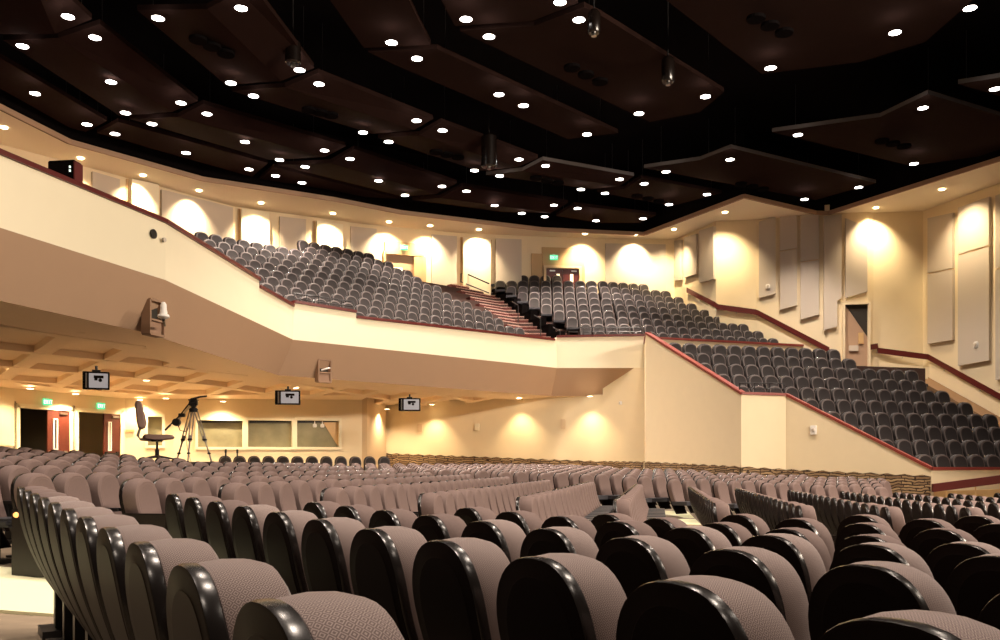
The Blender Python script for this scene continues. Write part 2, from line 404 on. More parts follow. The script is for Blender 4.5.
for grp in (allp,):
    for (A, za), (B, zb) in zip(grp, grp[1:]):
        if (B-A).length < .001: continue
        t = (B-A).normalized(); n = Vector((t.y, -t.x)); n = n if n.dot(A) < 0 else -n
        zt = (za+zb)/2 if (B-A).length < .2 else None
        z0, z1 = E+za, E+zb
        b.prism([A, B, B-n*.2, A-n*.2], E+ZL, [z0, z1, z1, z0])
        if (B-A).length > .25:
            cap.prism([A+n*.06, B+n*.06, B-n*.28, A-n*.28], [z0, z1, z1, z0], [z0+.09, z1+.09, z1+.09, z0+.09])
struct(b.obj('wall_balcony_front', M['fascia']))
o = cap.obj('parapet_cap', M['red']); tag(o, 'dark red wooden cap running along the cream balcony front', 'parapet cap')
inner = offs(front, .55)
V = []; Fa = []
fr2 = front[:]
for p, q in zip(fr2, inner): V += [(p.x, p.y, E+ZL), (q.x, q.y, E+ZU)]
for i in range(len(front)-1): Fa.append((2*i, 2*i+2, 2*i+3, 2*i+1))
# give it a back
nb = len(V)
bk = offs(front, .75)
for p, q in zip(bk, bk): V += [(p.x, p.y, E+ZL), (p.x, p.y, E+ZU)]
for i in range(len(front)-1): Fa += [(nb+2*i, nb+2*i+1, nb+2*i+3, nb+2*i+2), (2*i+1, 2*i+3, nb+2*i+3, nb+2*i+1)]
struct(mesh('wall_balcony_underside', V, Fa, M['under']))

# niches with a camera
def niche(px0, px1, py0, py1, lab, big):
    A, B = (P0, P1) if big else (P2, P3)
    fpt = hit([A, B], (px0+px1)/2); t = (B-A).normalized(); n = Vector((t.y, -t.x)); n = n if n.dot(A) < 0 else -n
    Y = fpt.y+.35
    c = ray((px0+px1)/2, (py0+py1)/2, Y); w = (px1-px0)/F*Y; h = (py1-py0)/F*Y
    if big: w *= 1.35
    r = empty('niche_box', c-Vector((n.x, n.y, 0))*.04, math.atan2(t.y, t.x)); tag(r, lab, 'speaker niche', 'recessed boxes in the balcony front')
    f = MB(); d = .22
    f.box((-w/2, 0, 0), (.05, d, h)); f.box((w/2, 0, 0), (.05, d, h)); f.box((0, 0, h/2), (w, d, .05)); f.box((0, 0, -h/2), (w, d, .05)); f.box((0, 0, -h*.08), (w, d, .04))
    f.obj('niche_frame', M['nichebr'], r)
    f = MB(); f.box((0, d*.3, h*.2), (w-.05, .03, h*.55)); f.obj('niche_recess', M['darkdoor'], r)
    f = MB(); f.box((0, -.02, -h*.3), (w-.06, .06, h*.4)); f.obj('lower_panel', mat('tan_grille', (.33, .2, .13), .7), r)
    return c, t, n
c, t, n = niche(147, 163, 301, 335, 'recessed brown box holding a white camera under the curved balcony front', True)
r = empty('security_camera', ray(163.5, 315, c.y-.7), 0); tag(r, 'white dome camera on a bracket in the brown balcony underside', 'security camera')
f = MB(); f.tube([(0, 0, 0), (0, 0, .05), (0, 0, .12), (0, 0, .22), (0, 0, .27)], [.07, .08, .065, .06, .03], 14); f.obj('camera_body', M['white'], r, True)
f = MB(); f.tube([(0, 0, -.09), (0, 0, -.04), (0, 0, .01)], [.05, .125, .11], 14); f.obj('camera_base', M['white'], r, True)
f = MB(); f.tube([(0, 0, -.1), (-.1, .3, -.12), (-.2, .6, -.12)], .03, 8); f.obj('bracket', M['metal'], r)
c, t, n = niche(317, 331, 360, 382, 'small recessed brown box in the balcony underside right of its corner', False)
r = empty('niche_speaker', ray(326, 369, c.y-.25), 0); tag(r, 'small pale bracket in the brown box beyond the balcony corner', 'bracket')
f = MB(); f.tube([(-.15, 0, -.04), (.05, 0, .02), (.14, 0, .03)], [.025, .03, .02], 8); f.obj('arm', M['white'], r)

# port and sensor on the fascia
p = on_plane(P0, P1, 153, 234, .02)
def disc(name, p, rad, th, m, nrm, parent=None, n=20, sq=1):
    nrm = Vector(nrm).normalized(); mb = MB(); mb.tube([p, p+nrm*th], rad, n); return mb.obj(name, m, parent)
nn = Vector(((P1-P0).y, -(P1-P0).x, 0)).normalized()
o = disc('speaker_port', p, .10, .03, M['metal'], nn); tag(o, 'round black port in the cream balcony front', 'port')
p = on_plane(P1, P2, 163, 240, .02); o = disc('wall_sensor', p, .05, .05, M['panel'], nn); tag(o, 'small beige sensor beside the round black port', 'sensor')

# ------------------------------------------------------------------ coffered ceiling under the balcony
region = [Pm+Vector((.6, 0))*0, *[Vector(p) for p in inner[1:]], Ws2, Ws1, Ww2+Vector((.3, 3.2)), Ww2, Wd2, Wd1, Wd0, Vector((-17.5, 8))]
region[0] = inner[0]
def dist_front(p):
    best = 1e9
    for a, c in zip(inner, inner[1:]):
        ab = c-a; t = max(0, min(1, (p-a).dot(ab)/ab.dot(ab))); best = min(best, (p-(a+ab*t)).length)
    return best
def zc(p): return E+ZU-.45*min(1, dist_front(Vector(p[:2]))/7.5)
def inside(p, poly):
    c = False; n = len(poly)
    for i in range(n):
        a, d = poly[i], poly[(i+1) % n]
        if (a[1] > p[1]) != (d[1] > p[1]) and p[0] < (d[0]-a[0])*(p[1]-a[1])/(d[1]-a[1])+a[0]: c = not c
    return c
# coffer plate (grid clipped to the region)
V = []; Fa = []; idx = {}
st = .6
def gv(i, j, dz):
    k = (i, j)
    if k not in idx:
        x, y = -19+i*st, 7+j*st; idx[k] = len(V); V.append((x, y, zc((x, y))+dz))
    return idx[k]
for i in range(45):
    for j in range(56):
        c = Vector((-19+(i+.5)*st, 7+(j+.5)*st))
        near = inside(c, region) or dist_front(c) < .5 and c.x < 6
        if inside(c, region) and dist_front(c) > 1.15: Fa.append((gv(i, j, .16), gv(i, j+1, .16), gv(i+1, j+1, .16), gv(i+1, j, .16)))
struct(mesh('ceiling_coffers', V, Fa, M['ucoffer'], smooth=True))
b = MB()
def beam(A, B, w, h=.16):
    A = Vector(A); B = Vector(B); t = (B-A).normalized(); n = Vector((-t.y, t.x))*w/2
    N = max(1, int((B-A).length/1.5))
    for k in range(N):
        p = A+(B-A)*(k/N); q = A+(B-A)*((k+1)/N)
        zp, zq = zc(p), zc(q)
        b.prism([p-n, q-n, q+n, p+n], [zp, zq, zq, zp], [zp+h+.1, zq+h+.1, zq+h+.1, zp+h+.1])
def clipped(A, dr, Lm=60):
    run = []; st_ = None
    for k in range(0, int(Lm/.2)):
        p = A+dr*(k*.2)
        if inside(p, region) and dist_front(p) > 1.0:
            if st_ is None: st_ = p
            last = p
        elif st_ is not None:
            if (last-st_).length > .8: run.append((st_, last))
            st_ = None
    return run
da = Vector((math.cos(math.radians(66)), math.sin(math.radians(66)))); db = Vector((-math.sin(math.radians(38)), math.cos(math.radians(38))))
for k in range(-14, 24):
    for (p, q) in clipped(Vector((-12, 20))+db*(-30)+Vector((1, 0))*k*2.3, db): beam(p, q, .42)
for k in range(-14, 24):
    for (p, q) in clipped(Vector((-12, 20))+da*(-30)+Vector((1, 0))*k*2.6, da): beam(p, q, .42)
struct(b.obj('ceiling_beams', M['ucoffer']))
b = MB()
def band(pts, w):
    o2 = offs(pts, w)
    for i in range(len(pts)-1):
        a, c, d, e = pts[i], pts[i+1], o2[i+1], o2[i]
        b.prism([a, c, d, e], [zc(v) for v in (a, c, d, e)], [zc(v)+.45 for v in (a, c, d, e)])
band([Vector(p) for p in inner], 1.6)
band([Ww2, Wd2, Wd1, Wd0], 1.3)
struct(b.obj('ceiling_edge_band', M['ucoffer']))

# ------------------------------------------------------------------ raked seating structures
rowfront = [Pm, P0, P1, P2, P3, P4, P5]
TR, RI, NR = .74, .42, 11
def zfl(i): return E+5.35-1.0+RI*i
b = MB()
for i in range(NR+2):
    a = offs(rowfront, .1+TR*i if i else .1); c = offs(rowfront, .1+TR*(i+1) if i < NR+1 else .1+TR*(i+1)+3)
    for k in range(len(a)-1):
        b.prism([a[k], a[k+1], c[k+1], c[k]], max(E+4.1, zfl(i-1)-.3), zfl(min(i, NR-1)))
struct(b.obj('floor_balcony_tiers', M['steps']))
# aisle stairs of the balcony
b = MB(); nb_ = MB()
for i in range(0, 2*NR):
    d0 = .12+TR/2*i; d1_ = d0+TR/2
    o0 = offs(rowfront, d0); o1 = offs(rowfront, d1_)
    z = E+4.35+RI/2*i+.03
    f0 = i/(2*NR); f1 = (i+1)/(2*NR)
    xl0 = interp(549, 447, f0); xr0 = interp(600, 497, f0); xl1 = interp(549, 447, f1); xr1 = interp(600, 497, f1)
    pa, pb, pc, pd = hit(o0, xl0), hit(o0, xr0), hit(o1, xr1), hit(o1, xl1)
    if None in (pa, pb, pc, pd): continue
    A1, A2 = span(o0, xl0, xr0), span(o1, xl1, xr1)
    b.prism(A1+A2[::-1], z-.22, z)
    A3 = span(offs(rowfront, d0+.05), xl0, xr0)
    nb_.prism(A1+A3[::-1], z-.035, z+.012)
st_ = struct(b.obj('floor_aisle_stairs', M['stairred'])); o = nb_.obj('stair_nosing', M['nosing']); struct(o)

# wall bounding the raised side block
uu = Vector((.961, .276)); vv = Vector((-.276, .961)); V0 = 22.7; PT, PR = .95, .49
E_ = D_+uu*9
b = MB(); cp = MB()
pp = [(Vector((6.1, 38.2)), 5.0), (A_, 5.0), (B_, 2.36), (C_, 2.33), (D_, -.12), (E_, -.12)]
for (A, za), (B, zb) in zip(pp, pp[1:]):
    wallseg(b, A, B, ZB-.6, (E+za, E+zb), .22)
    t = (B-A).normalized(); n = Vector((-t.y, t.x)); n = n if n.dot(A) > 0 else -n
    cp.prism([A-n*.04, B-n*.04, B+n*.2, A+n*.2], [E+za, E+zb, E+zb, E+za], [E+za+.09, E+zb+.09, E+zb+.09, E+za+.09])
struct(b.obj('wall_side_block', M['wall']))
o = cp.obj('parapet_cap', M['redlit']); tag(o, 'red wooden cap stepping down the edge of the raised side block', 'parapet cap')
# tiers
b = MB()
lefts = [D_, C_, B_, A_]
def left_u(j):
    """left end (plan) of tier j front line, along the parapet"""
    v = V0-.35+PT*j
    poly = [D_+(D_-C_)*.6, D_, C_, B_, A_, A_+Vector((.3, 5))]
    for a, c in zip(poly, poly[1:]):
        fa = vv.dot(a)-v; fc = vv.dot(c)-v
        if fa*fc <= 0 and fa != fc: return a+(c-a)*(fa/(fa-fc))
    return A_
wall_r = {}
def rend(j):
    v = V0-.35+PT*j; p = left_u(j); return p
NP = 10
rlen = 13
for j in range(NP+1):
    a = left_u(j); v0 = V0-.35+PT*j; v1 = v0+(PT if j < NP else 5.5)
    def pt(u_, v): return uu*u_+vv*v
    ua = uu.dot(a)+.2; ua = max(ua, uu.dot(left_u(j+1))+.4) if j < NP else ua+2.2; ua2 = ua
    lim_ = {9: 838, 8: 853, 7: 909, 6: 928, 5: 946, 4: 969, 3: 990}.get(j)
    ur = 28
    if lim_:
        uu_ = U(lim_+9); vm = v0+PT; ur = vm*(uu_*uu.x+uu.y)/(uu_*vv.x+vv.y)
    z = E+.36-1.1+PR*min(j, NP)
    b.prism([pt(ua, v0), pt(ur, v0), pt(ur, v1), pt(ua2, v1)], E-1.8, z)
struct(b.obj('floor_side_block_tiers', M['steps']))
# balcony front above the raised side block
b = MB(); cp = MB()
wallseg(b, P4, P5, E+1.5, (E+5.24, E+5.24), .2)
t = (P5-P4).normalized(); n = Vector((-t.y, t.x))
cp.prism([P4-n*.06, P5-n*.06, P5+n*.25, P4+n*.25], E+5.24, E+5.33)
struct(b.obj('wall_cross_aisle', M['wall']))
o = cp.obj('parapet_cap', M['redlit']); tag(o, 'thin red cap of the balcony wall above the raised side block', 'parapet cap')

# ------------------------------------------------------------------ upper walls, soffit, ceiling
ZT = 11.5
wl = [(-120, 88), (0, 144), (150, 184), (235, 206.6), (362, 224), (461, 233), (527, 236), (605, 238.4), (675, 239.4), (716, 221), (756, 219.5), (829, 213.5), (868, 212.0), (873, 212.6), (923, 211), (1000, 183), (1120, 140)]
el = [(-120, 50), (0, 108), (70, 143), (203, 180), (333, 200), (400, 213), (542, 230), (644, 234.7), (744, 197), (815.6, 213.5), (828, 214), (1000, 160), (1120, 122)]
WL = [at_z(x, y, ZT) for x, y in wl]; EL = [at_z(x, y, ZT) for x, y in el]
b = MB()
for p, q in zip(WL, WL[1:]):
    if (q.xy-p.xy).length > .05: wallseg(b, p.xy, q.xy, E-1, E+ZT+.4, .25)
struct(b.obj('wall_upper', M['wall']))
# soffit as one polygon
b = MB(); poly = [p.xy for p in WL]+[p.xy for p in reversed(EL)]
bm = bmesh.new(); vs = [bm.verts.new((p.x, p.y, E+ZT)) for p in poly]; bm.faces.new(vs); bmesh.ops.triangulate(bm, faces=bm.faces[:])
r_ = bmesh.ops.extrude_face_region(bm, geom=bm.faces[:]); 
for v in [g for g in r_['geom'] if isinstance(g, bmesh.types.BMVert)]: v.co.z += .12
me = bpy.data.meshes.new('ceiling_soffit'); bm.normal_update(); bm.to_mesh(me); bm.free(); me.materials.append(mat('soffit_paint', (.90, .80, .62), .8))
o = bpy.data.objects.new('ceiling_soffit', me); COL.objects.link(o); struct(o)
b = MB()
for p, q in zip(EL, EL[1:]): wallseg(b, p.xy, q.xy, E+ZT-.02, E+14.3, .12)
struct(b.obj('ceiling_drop', M['black']))
b = MB()
for p, q in zip(EL, EL[1:]):
    t = (q-p).normalized(); n = Vector((t.y, -t.x)); n = n if n.dot(p.xy) < 0 else -n
    b.prism([p.xy, q.xy, q.xy+n*.06, p.xy+n*.06], E+ZT-.06, E+ZT+.12)
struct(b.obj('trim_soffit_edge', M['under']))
b = MB(); b.prism([(-30, -6), (34, -6), (34, 60), (-30, 60)], E+14.3, E+14.5); struct(b.obj('ceiling', M['black']))

# plane lookup on upper wall
def wseg(px):
    for p, q in zip(WL, WL[1:]):
        ax = CX+F*p.x/p.y; bx = CX+F*q.x/q.y
        if ax <= px <= bx: return p.xy, q.xy
    return WL[-2].xy, WL[-1].xy
def wall_panel(name, label, x0, x1, yt0, yt1, yb0, yb1, th=.14, m='panel', group='fabric panels on the upper wall', joint=None, notch=None, cat='acoustic panel', dp=0):
    A, B = wseg((x0+x1)/2)
    t = (B-A).normalized(); n = Vector((t.y, -t.x)); n = n if n.dot(A) < 0 else -n; n3_ = Vector((n.x, n.y, 0))
    q = [on_plane(A, B, x0, yb0), on_plane(A, B, x1, yb1), on_plane(A, B, x1, yt1), on_plane(A, B, x0, yt0)]
    def plate(P, t0, t1):
        mb = MB(); k = len(P); V = [p+n3_*t0 for p in P]+[p+n3_*t1 for p in P]
        mb.add(V, [tuple(range(k, 2*k)), tuple(range(k-1, -1, -1))]+[(i, (i+1) % k, k+(i+1) % k, k+i) for i in range(k)]); return mb
    def L(a, c, f): return a+(c-a)*f
    t0 = dp; t1 = dp+th
    if notch:
        xn, yn = notch
        qn = on_plane(A, B, xn, yb1); qm = on_plane(A, B, xn, yn); qe = on_plane(A, B, x1, yn-3)
        P = [q[0], qn, qm, qe, q[2], q[3]]
        o = plate(P, t0, t1).obj(name, M[m])
    elif joint:
        r = empty(name, (q[0]+q[1])/2)
        f = joint; g = .006
        P1_ = [q[0], q[1], L(q[1], q[2], f-g), L(q[0], q[3], f-g)]; P2_ = [L(q[0], q[3], f+g), L(q[1], q[2], f+g), q[2], q[3]]
        for P in (P1_, P2_):
            oo = plate(P, t0, t1).obj('fabric_panel', M[m]); oo.parent = r; oo.matrix_parent_inverse = Matrix.Translation(-r.location)
        oo = plate([L(q[0], q[1], .02), L(q[0], q[1], .98), L(q[3], q[2], .98), L(q[3], q[2], .02)], t0, t1-.05).obj('backing_board', M['wall_dim']); oo.parent = r; oo.matrix_parent_inverse = Matrix.Translation(-r.location)
        o = r
    else: o = plate(q, t0, t1).obj(name, M[m])
    tag(o, label, cat, group); return o
backs = [(91, 118, 172, 180, 260, 268, 'beside the dark box at the far end of the balcony'), (160, 231, 190, 208, 268, 280, 'broadest one, under a bright scallop above the first balcony seats'),
         (279, 305, 217, 220, 285, 292, 'between the first and second pale lit bays'), (350, 376, 227, 229.5, 300, 305, 'just before the open balcony doorway'),
         (431, 456, 235, 237, 320, 325, 'between the open doorway and the stair handrail'), (495.5, 521, 239, 240, 320, 320, 'between the stair handrail and the closed double doors'),
         (605, 665, 244, 245, 300, 300, 'wide one past the closed double doors')]
for (x0, x1, a, c, d, e, w) in backs:
    wall_panel('acoustic_panel', 'grey-beige fabric wall panel, '+w, x0, x1, a, c, d, e)
for (x0, x1, a, c, d, e, w) in [(128, 155, 180, 186, 268, 276, 'by the narrow end of the balcony'), (240, 268, 210, 214, 285, 290, 'above the upper corner of the seats'), (315, 341, 222, 226, 300, 304, 'second beyond the broad grey panel'), (462.5, 490, 238.5, 241, 320, 325, 'beside the balcony stair handrail')]:
    wall_panel('wall_bay', 'pale lit wall bay '+w, x0, x1, a, c, d, e, .3, 'fascia', 'pale bays on the balcony back wall', cat='wall bay')
    for xx, yy, ww in ((x0-2.2, a, 2.2), (x1, c, 1.6)):
        A, B = wseg(xx); o = wall_panel('trim_bay_edge', '', xx, xx+ww, yy-1, yy-1, d, e, .06, 'framebr', None); 
        del o['label']; del o['category']; struct(o)
sides = [(676.6, 683, 241, 240, 281, 280, None, 'narrowest one by the top corner of the balcony'), (686.5, 698.5, 238, 234, 278, 274, None, 'pale one above the start of the red handrail'),
         (701.5, 716, 231, 226.5, 283, 279, None, 'just before the smooth pilaster'), (759, 775.6, 222.5, 216, 298.5, 294, None, 'with a small white sensor'),
         (780, 797, 216, 214.5, 310.5, 305.5, .62, 'third of the tall descending row'), (800.5, 819, 216, 215, 320, 315, .55, 'longest of the descending row')]
for (x0, x1, a, c, d, e, jn, w) in sides:
    wall_panel('acoustic_panel', 'grey-beige side wall panel, '+w, x0, x1, a, c, d, e, joint=jn)
wall_panel('acoustic_panel', 'grey-beige side wall panel with a stepped lower corner', 823.5, 841, 217, 215, 330.5, 327, notch=(836.5, 301))
wall_panel('acoustic_panel', 'grey-beige side wall panel hung above the side doorway', 845, 866.5, 219, 228, 298.5, 292)
wall_panel('acoustic_panel', 'tall jointed grey panel beyond the second red handrail start', 930, 955, 218.5, 213, 344, 340, joint=.56)
wall_panel('acoustic_panel', 'tall jointed grey panel carrying a white horn fixture', 960.5, 991.5, 208, 197, 366, 360.5, joint=.70)
wall_panel('acoustic_panel', 'grey panel cut by the picture edge, past the horn fixture', 998, 1030, 196, 184, 380, 376, joint=.6)
# pilasters
for (x0, x1, yt, yb) in ((719, 755, 222, 330), (873.5, 921, 214, 380)):
    pass
A, B = wseg(735)
# side doorway (dark vestibule) cut into wall: build a projecting surround with dark recess
def opening(A, B, x0, x1, y0, y1, depth_m, label_idx, recess='under', frame='wall'):
    p = on_plane(A, B, x0, y1); q = on_plane(A, B, x1, y1); zt = on_plane(A, B, (x0+x1)/2, y0).z
    return p, q, zt

# ---- handrails along the side wall
def rail(name, label, pts, h=.16, d=.09):
    """pts: (px,py) on the upper wall"""
    P = []
    for (x, y) in pts:
        A, B = wseg(x); P.append(on_plane(A, B, x, y, .12))
    r = empty(name, P[0]); tag(r, label, 'handrail', 'red handrails on the side wall')
    mb = MB(); V = []; Fa = []
    for i, p in enumerate(P):
        for (oy, oz) in ((-.05, -h/2), (.04, -h/2), (.04, h/2), (-.05, h/2)): V.append(p-P[0]+Vector((0, oy, oz)))
    for i in range(len(P)-1):
        for k in range(4): Fa.append((4*i+k, 4*i+(k+1) % 4, 4*i+4+(k+1) % 4, 4*i+4+k))
    Fa += [(3, 2, 1, 0), tuple(4*(len(P)-1)+k for k in range(4))]
    mb.add(V, Fa); mb.obj('rail', M['red'], r)
    for i in range(len(P)-1):
        n_ = max(1, int((P[i+1]-P[i]).length/1.6))
        for k in range(n_):
            c = P[i]+(P[i+1]-P[i])*((k+.5)/n_)-P[0]
            f = MB(); f.tube([c+Vector((0, 0, -h/2)), c+Vector((0, .02, -h/2-.06)), c+Vector((0, .1, -h/2-.07))], .018, 6); f.obj('bracket', M['chrome'], r)
    return P
rail('wall_handrail', 'dark red handrail descending beside the upper balcony seats', [(686.5, 290), (714.5, 304.5), (718, 307), (755, 312), (758, 313), (829, 350)], .24)
rail('wall_handrail', 'dark red handrail descending behind the raised side block', [(869, 347.5), (877.3, 346), (877.9, 350.5), (928, 357), (1000, 397), (1060, 432)], .24)
# sloping stringer trim below the rails
def stringer(pts, h, m, name):
    b = MB()
    P = [on_plane(*wseg(x), x, y, .03) for x, y in pts]
    for p, q in zip(P, P[1:]):
        b.prism([p.xy, q.xy, q.xy-Vector((0, .12)), p.xy-Vector((0, .12))], [E-1]*4, [p.z, q.z, q.z, p.z])
    struct(b.obj(name, m))
stringer([(690, 301), (720, 317.5), (757, 321), (829, 358)], 0, M['wall'], 'trim_1')
stringer([(878, 362), (928, 367.5), (1000, 408), (1060, 440)], 0, M['wall'], 'trim_2')
# side stairs beside the raised block (between row ends and the wall)
b = MB()
stp = [((905, 378), (928, 379)), ((928, 377), (1000, 417)), ((1000, 417), (1060, 452))]
for (a, c) in stp:
    A1 = on_plane(*wseg(a[0]), *a, .16); C1 = on_plane(*wseg(c[0]), *c, .16)
    k0 = .97
    a0 = Vector((A1.x*k0, A1.y*k0)); c0 = Vector((C1.x*k0, C1.y*k0)); za = A1.z-.6; zc_ = C1.z-.6
    N = max(2, int((C1-A1).length/.9))
    for k in range(N):
        f0, f1 = k/N, (k+1)/N
        p, q = A1.xy.lerp(C1.xy, f0), A1.xy.lerp(C1.xy, f1); p0, q0 = A1.xy.lerp(C1.xy, f0)*k0, A1.xy.lerp(C1.xy, f1)*k0
        z = interp(A1.z, C1.z, (f0+f1)/2)
        za_, zb_ = interp(A1.z, C1.z, f0), interp(A1.z, C1.z, f1)
        b.prism([p0, q0, q, p], E-1.5, [E+(za_-E)*k0-.35, E+(zb_-E)*k0-.35, zb_, za_])
struct(b.obj('floor_side_stairs', mat('brown_side_step', (.22, .125, .06), .8)))

# doorway in side wall, double doors and open doorway on balcony
def portal(idx, A, B, x0, x1, y0, y1, m, label, recess=.12, fr=.12, out=.0, frm='framebr'):
    p = on_plane(A, B, x0, y1, out); q = on_plane(A, B, x1, y1, out); zt = on_plane(A, B, (x0+x1)/2, y0, out).z; zb = min(p.z, q.z)
    t = (q.xy-p.xy).normalized(); w = (q.xy-p.xy).length; n = Vector((t.y, -t.x)); n = n if n.dot(A) < 0 else -n
    r = empty('door_%d' % idx, (p.x, p.y, zb), math.atan2(t.y, t.x)); r['kind'] = 'structure'
    H = zt-zb
    f = MB(); f.box((w/2, -.02, H/2), (w, .04, H)); f.obj('door_recess', M[m], r)
    f = MB(); f.box((-fr/2, -.08, H/2+fr/2), (fr, .28, H+fr)); f.box((w+fr/2, -.08, H/2+fr/2), (fr, .28, H+fr)); f.box((w/2, -.08, H+fr/2), (w, .28, fr)); f.obj('door_surround', M[frm], r)
    return r, w, H
A, B = wseg(556)
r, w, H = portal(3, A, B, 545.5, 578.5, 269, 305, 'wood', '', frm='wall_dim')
f = MB(); f.box((w*.25, -.06, H/2), (w*.48, .05, H-.05)); f.obj('door_leaf', M['red'], r)
f = MB(); f.box((w*.75, -.06, H/2), (w*.48, .05, H-.05)); f.obj('door_leaf', M['red'], r)
M['doorglow'] = mat('lit_lobby_glass', (.9, .8, .6), .3, emit=(1, .85, .55), es=1.2)
for sx in (.37, .78):
    f = MB(); f.box((w*sx, -.1, H*.62), (w*.09, .03, H*.46)); f.obj('glass_slot', M['doorglow'], r)
for sx in (.2, .85):
    f = MB(); f.box((w*sx, -.1, H-.12), (w*.16, .05, .06)); f.obj('door_closer', M['chrome'], r)
# brown surround with offset header
f = MB(); f.box((-.45, -.02, H/2+.35), (.55, .12, H+.75)); f.box((w/2, -.02, H+.45), (w+.3, .12, .66)); f.box((w+.2, -.02, H/2+.3), (.22, .12, H+.62)); f.box((w*.4, -.04, H+.9), (w*1.02, .12, .3)); f.obj('door_panelling', M['framebr'], r)
exit_sign(A, B, 554, 257.5, .40, 'small green lit exit sign above the closed double doors of the balcony', .25)
A, B = wseg(405)
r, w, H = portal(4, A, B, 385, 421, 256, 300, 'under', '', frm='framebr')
f = MB(); f.box((w*.25, -.05, H*.3), (w*.45, .03, H*.86)); f.obj('lit_lobby_glimpse', M['doorglow'], r)
f = MB(); f.box((w*.5, -.1, H+.3), (w+.1, .2, .62)); f.box((w*.95, -.1, H*.5), (w*.34, .2, H)); f.obj('door_panelling', M['framebr'], r)
f = MB(); f.box((w*.62, -.25, H*.35), (.12, .1, .5)); f.box((w*.55, -.3, H*.55), (.5, .2, .16)); f.obj('closer_arm', M['metal'], r)
exit_sign(A, B, 404, 247.5, .40, 'small green lit exit sign above the open doorway of the balcony', .3)
A, B = wseg(850)
r, w, H = portal(5, A, B, 844, 867, 305, 372, 'under', '', fr=.1, frm='wall')
f = MB(); f.box((w*.4, -.06, .35*H), (w*.42, .12, .28), bev=.03); f.box((w*.35, -.05, .12*H), (.06, .06, .4)); f.obj('folded_lift_seat', M['panel'], r)
f = MB(); f.box((w*.72, -.06, .5*H), (w*.22, .08, .5)); f.obj('notice_frame', M['ledge_wood'], r)
f = MB(); f.add([(w*.05, -.05, H), (w, -.05, H), (w, -.05, H*.52)], [(0, 1, 2)]); f.obj('sloping_ceiling', M['darkdoor'], r)

# small wall fixtures
def fixture(name, label, A, B, px, py, w, h, m='white', d=.08, cat='wall fixture', lens=True):
    p = on_plane(A, B, px, py, .04); t = (Vector(B)-Vector(A)).normalized(); t = -t if t.x < 0 else t
    r = empty(name, p, math.atan2(t.y, t.x)); tag(r, label, cat)
    f = MB(); f.box((0, 0, 0), (w, d, h), bev=min(w, h, d)*.15); f.obj('housing', M[m], r)
    if lens:
        f = MB(); f.tube([(0, -d/2, 0), (0, -d/2-.03, 0)], [w*.3, w*.22], 12); f.obj('lens', M['panel'], r)
fixture('wall_strobe', 'small beige strobe on the upper wall, low beside the lit scallop', *wseg(184), 184, 222, .2, .28)
fixture('wall_speaker', 'small white horn speaker on the tall grey wall panel', *wseg(978), 978, 345, .25, .3, d=.3)
fixture('wall_sensor', 'small white sensor on the grey panel with plain face', *wseg(768), 768, 287, .2, .22, d=.4)
fixture('wall_speaker', 'small white speaker on the cream wall below the raised block', C_, D_, 813.5, 430, .2, .3)
fixture('wall_speaker', 'small pale speaker under the end of the balcony', Ws2, A_, 620.5, 403, .13, .13)
fixture('thermostat', 'pale rectangular plate on the lit side wall under the balcony', Ws1, Ws2, 420, 428, .22, .34, 'wall_dim', .05, 'wall plate', False)
fixture('wall_plate', 'pale square plate between the two lit patches of the side wall', Ws1, Ws2, 477, 427, .2, .3, 'fascia', .07, 'wall plate', False)
fixture('wall_plate', 'tan plate on the side wall close to the stone band corner', Ws1, Ws2, 563, 424, .2, .4, 'wall_dim', .05, 'wall plate', False)
fixture('room_sign', 'small tan room sign beside the second door under the balcony', Wd2, Ww2, 130, 431, .3, .1, 'ledge_wood', .03, 'sign', False)
fixture('notice_board', 'pale louvred wall panel at the edge of the doorway wall', Wd0, Wd1, 3.5, 420, .95, 1.6, 'wall', .05, 'wall panel', False)

# stage side ledge beyond the stone wall
b = MB()
Dp = D_-Vector((.02, .15))
q0 = ray(932.5, 488, 26.6); q1 = ray(1010, 478, 26.0)
r = empty('stage_rail', q0); tag(r, 'dark red sloping rail at the end of the stone band', 'rail')
f = MB(); V = []
for p in (q0, q1):
    for (oy, oz) in ((-.06, -.12), (.06, -.12), (.06, .12), (-.06, .12)): V.append(p-q0+Vector((0, oy, oz)))
f.add(V, [(0, 1, 5, 4), (1, 2, 6, 5), (2, 3, 7, 6), (3, 0, 4, 7), (3, 2, 1, 0), (4, 5, 6, 7)]); f.obj('rail', M['red'], r)
for k in range(3):
    c = (q1-q0)*(.18+.38*k); f = MB(); f.tube([c+Vector((0, 0, -.1)), c+Vector((0, 0, -.95))], .02, 6); f.obj('post', M['ledge_wood'], r)
b.prism([(D_.x+.05, D_.y-.1), (E_.x, E_.y-1.2), (E_.x, E_.y-.6), (D_.x+.05, D_.y-.02)], ZB-.6, [E-.75, E-.55, E-.55, E-.75]); struct(b.obj('wall_stage_side', M['ledge_wood']))

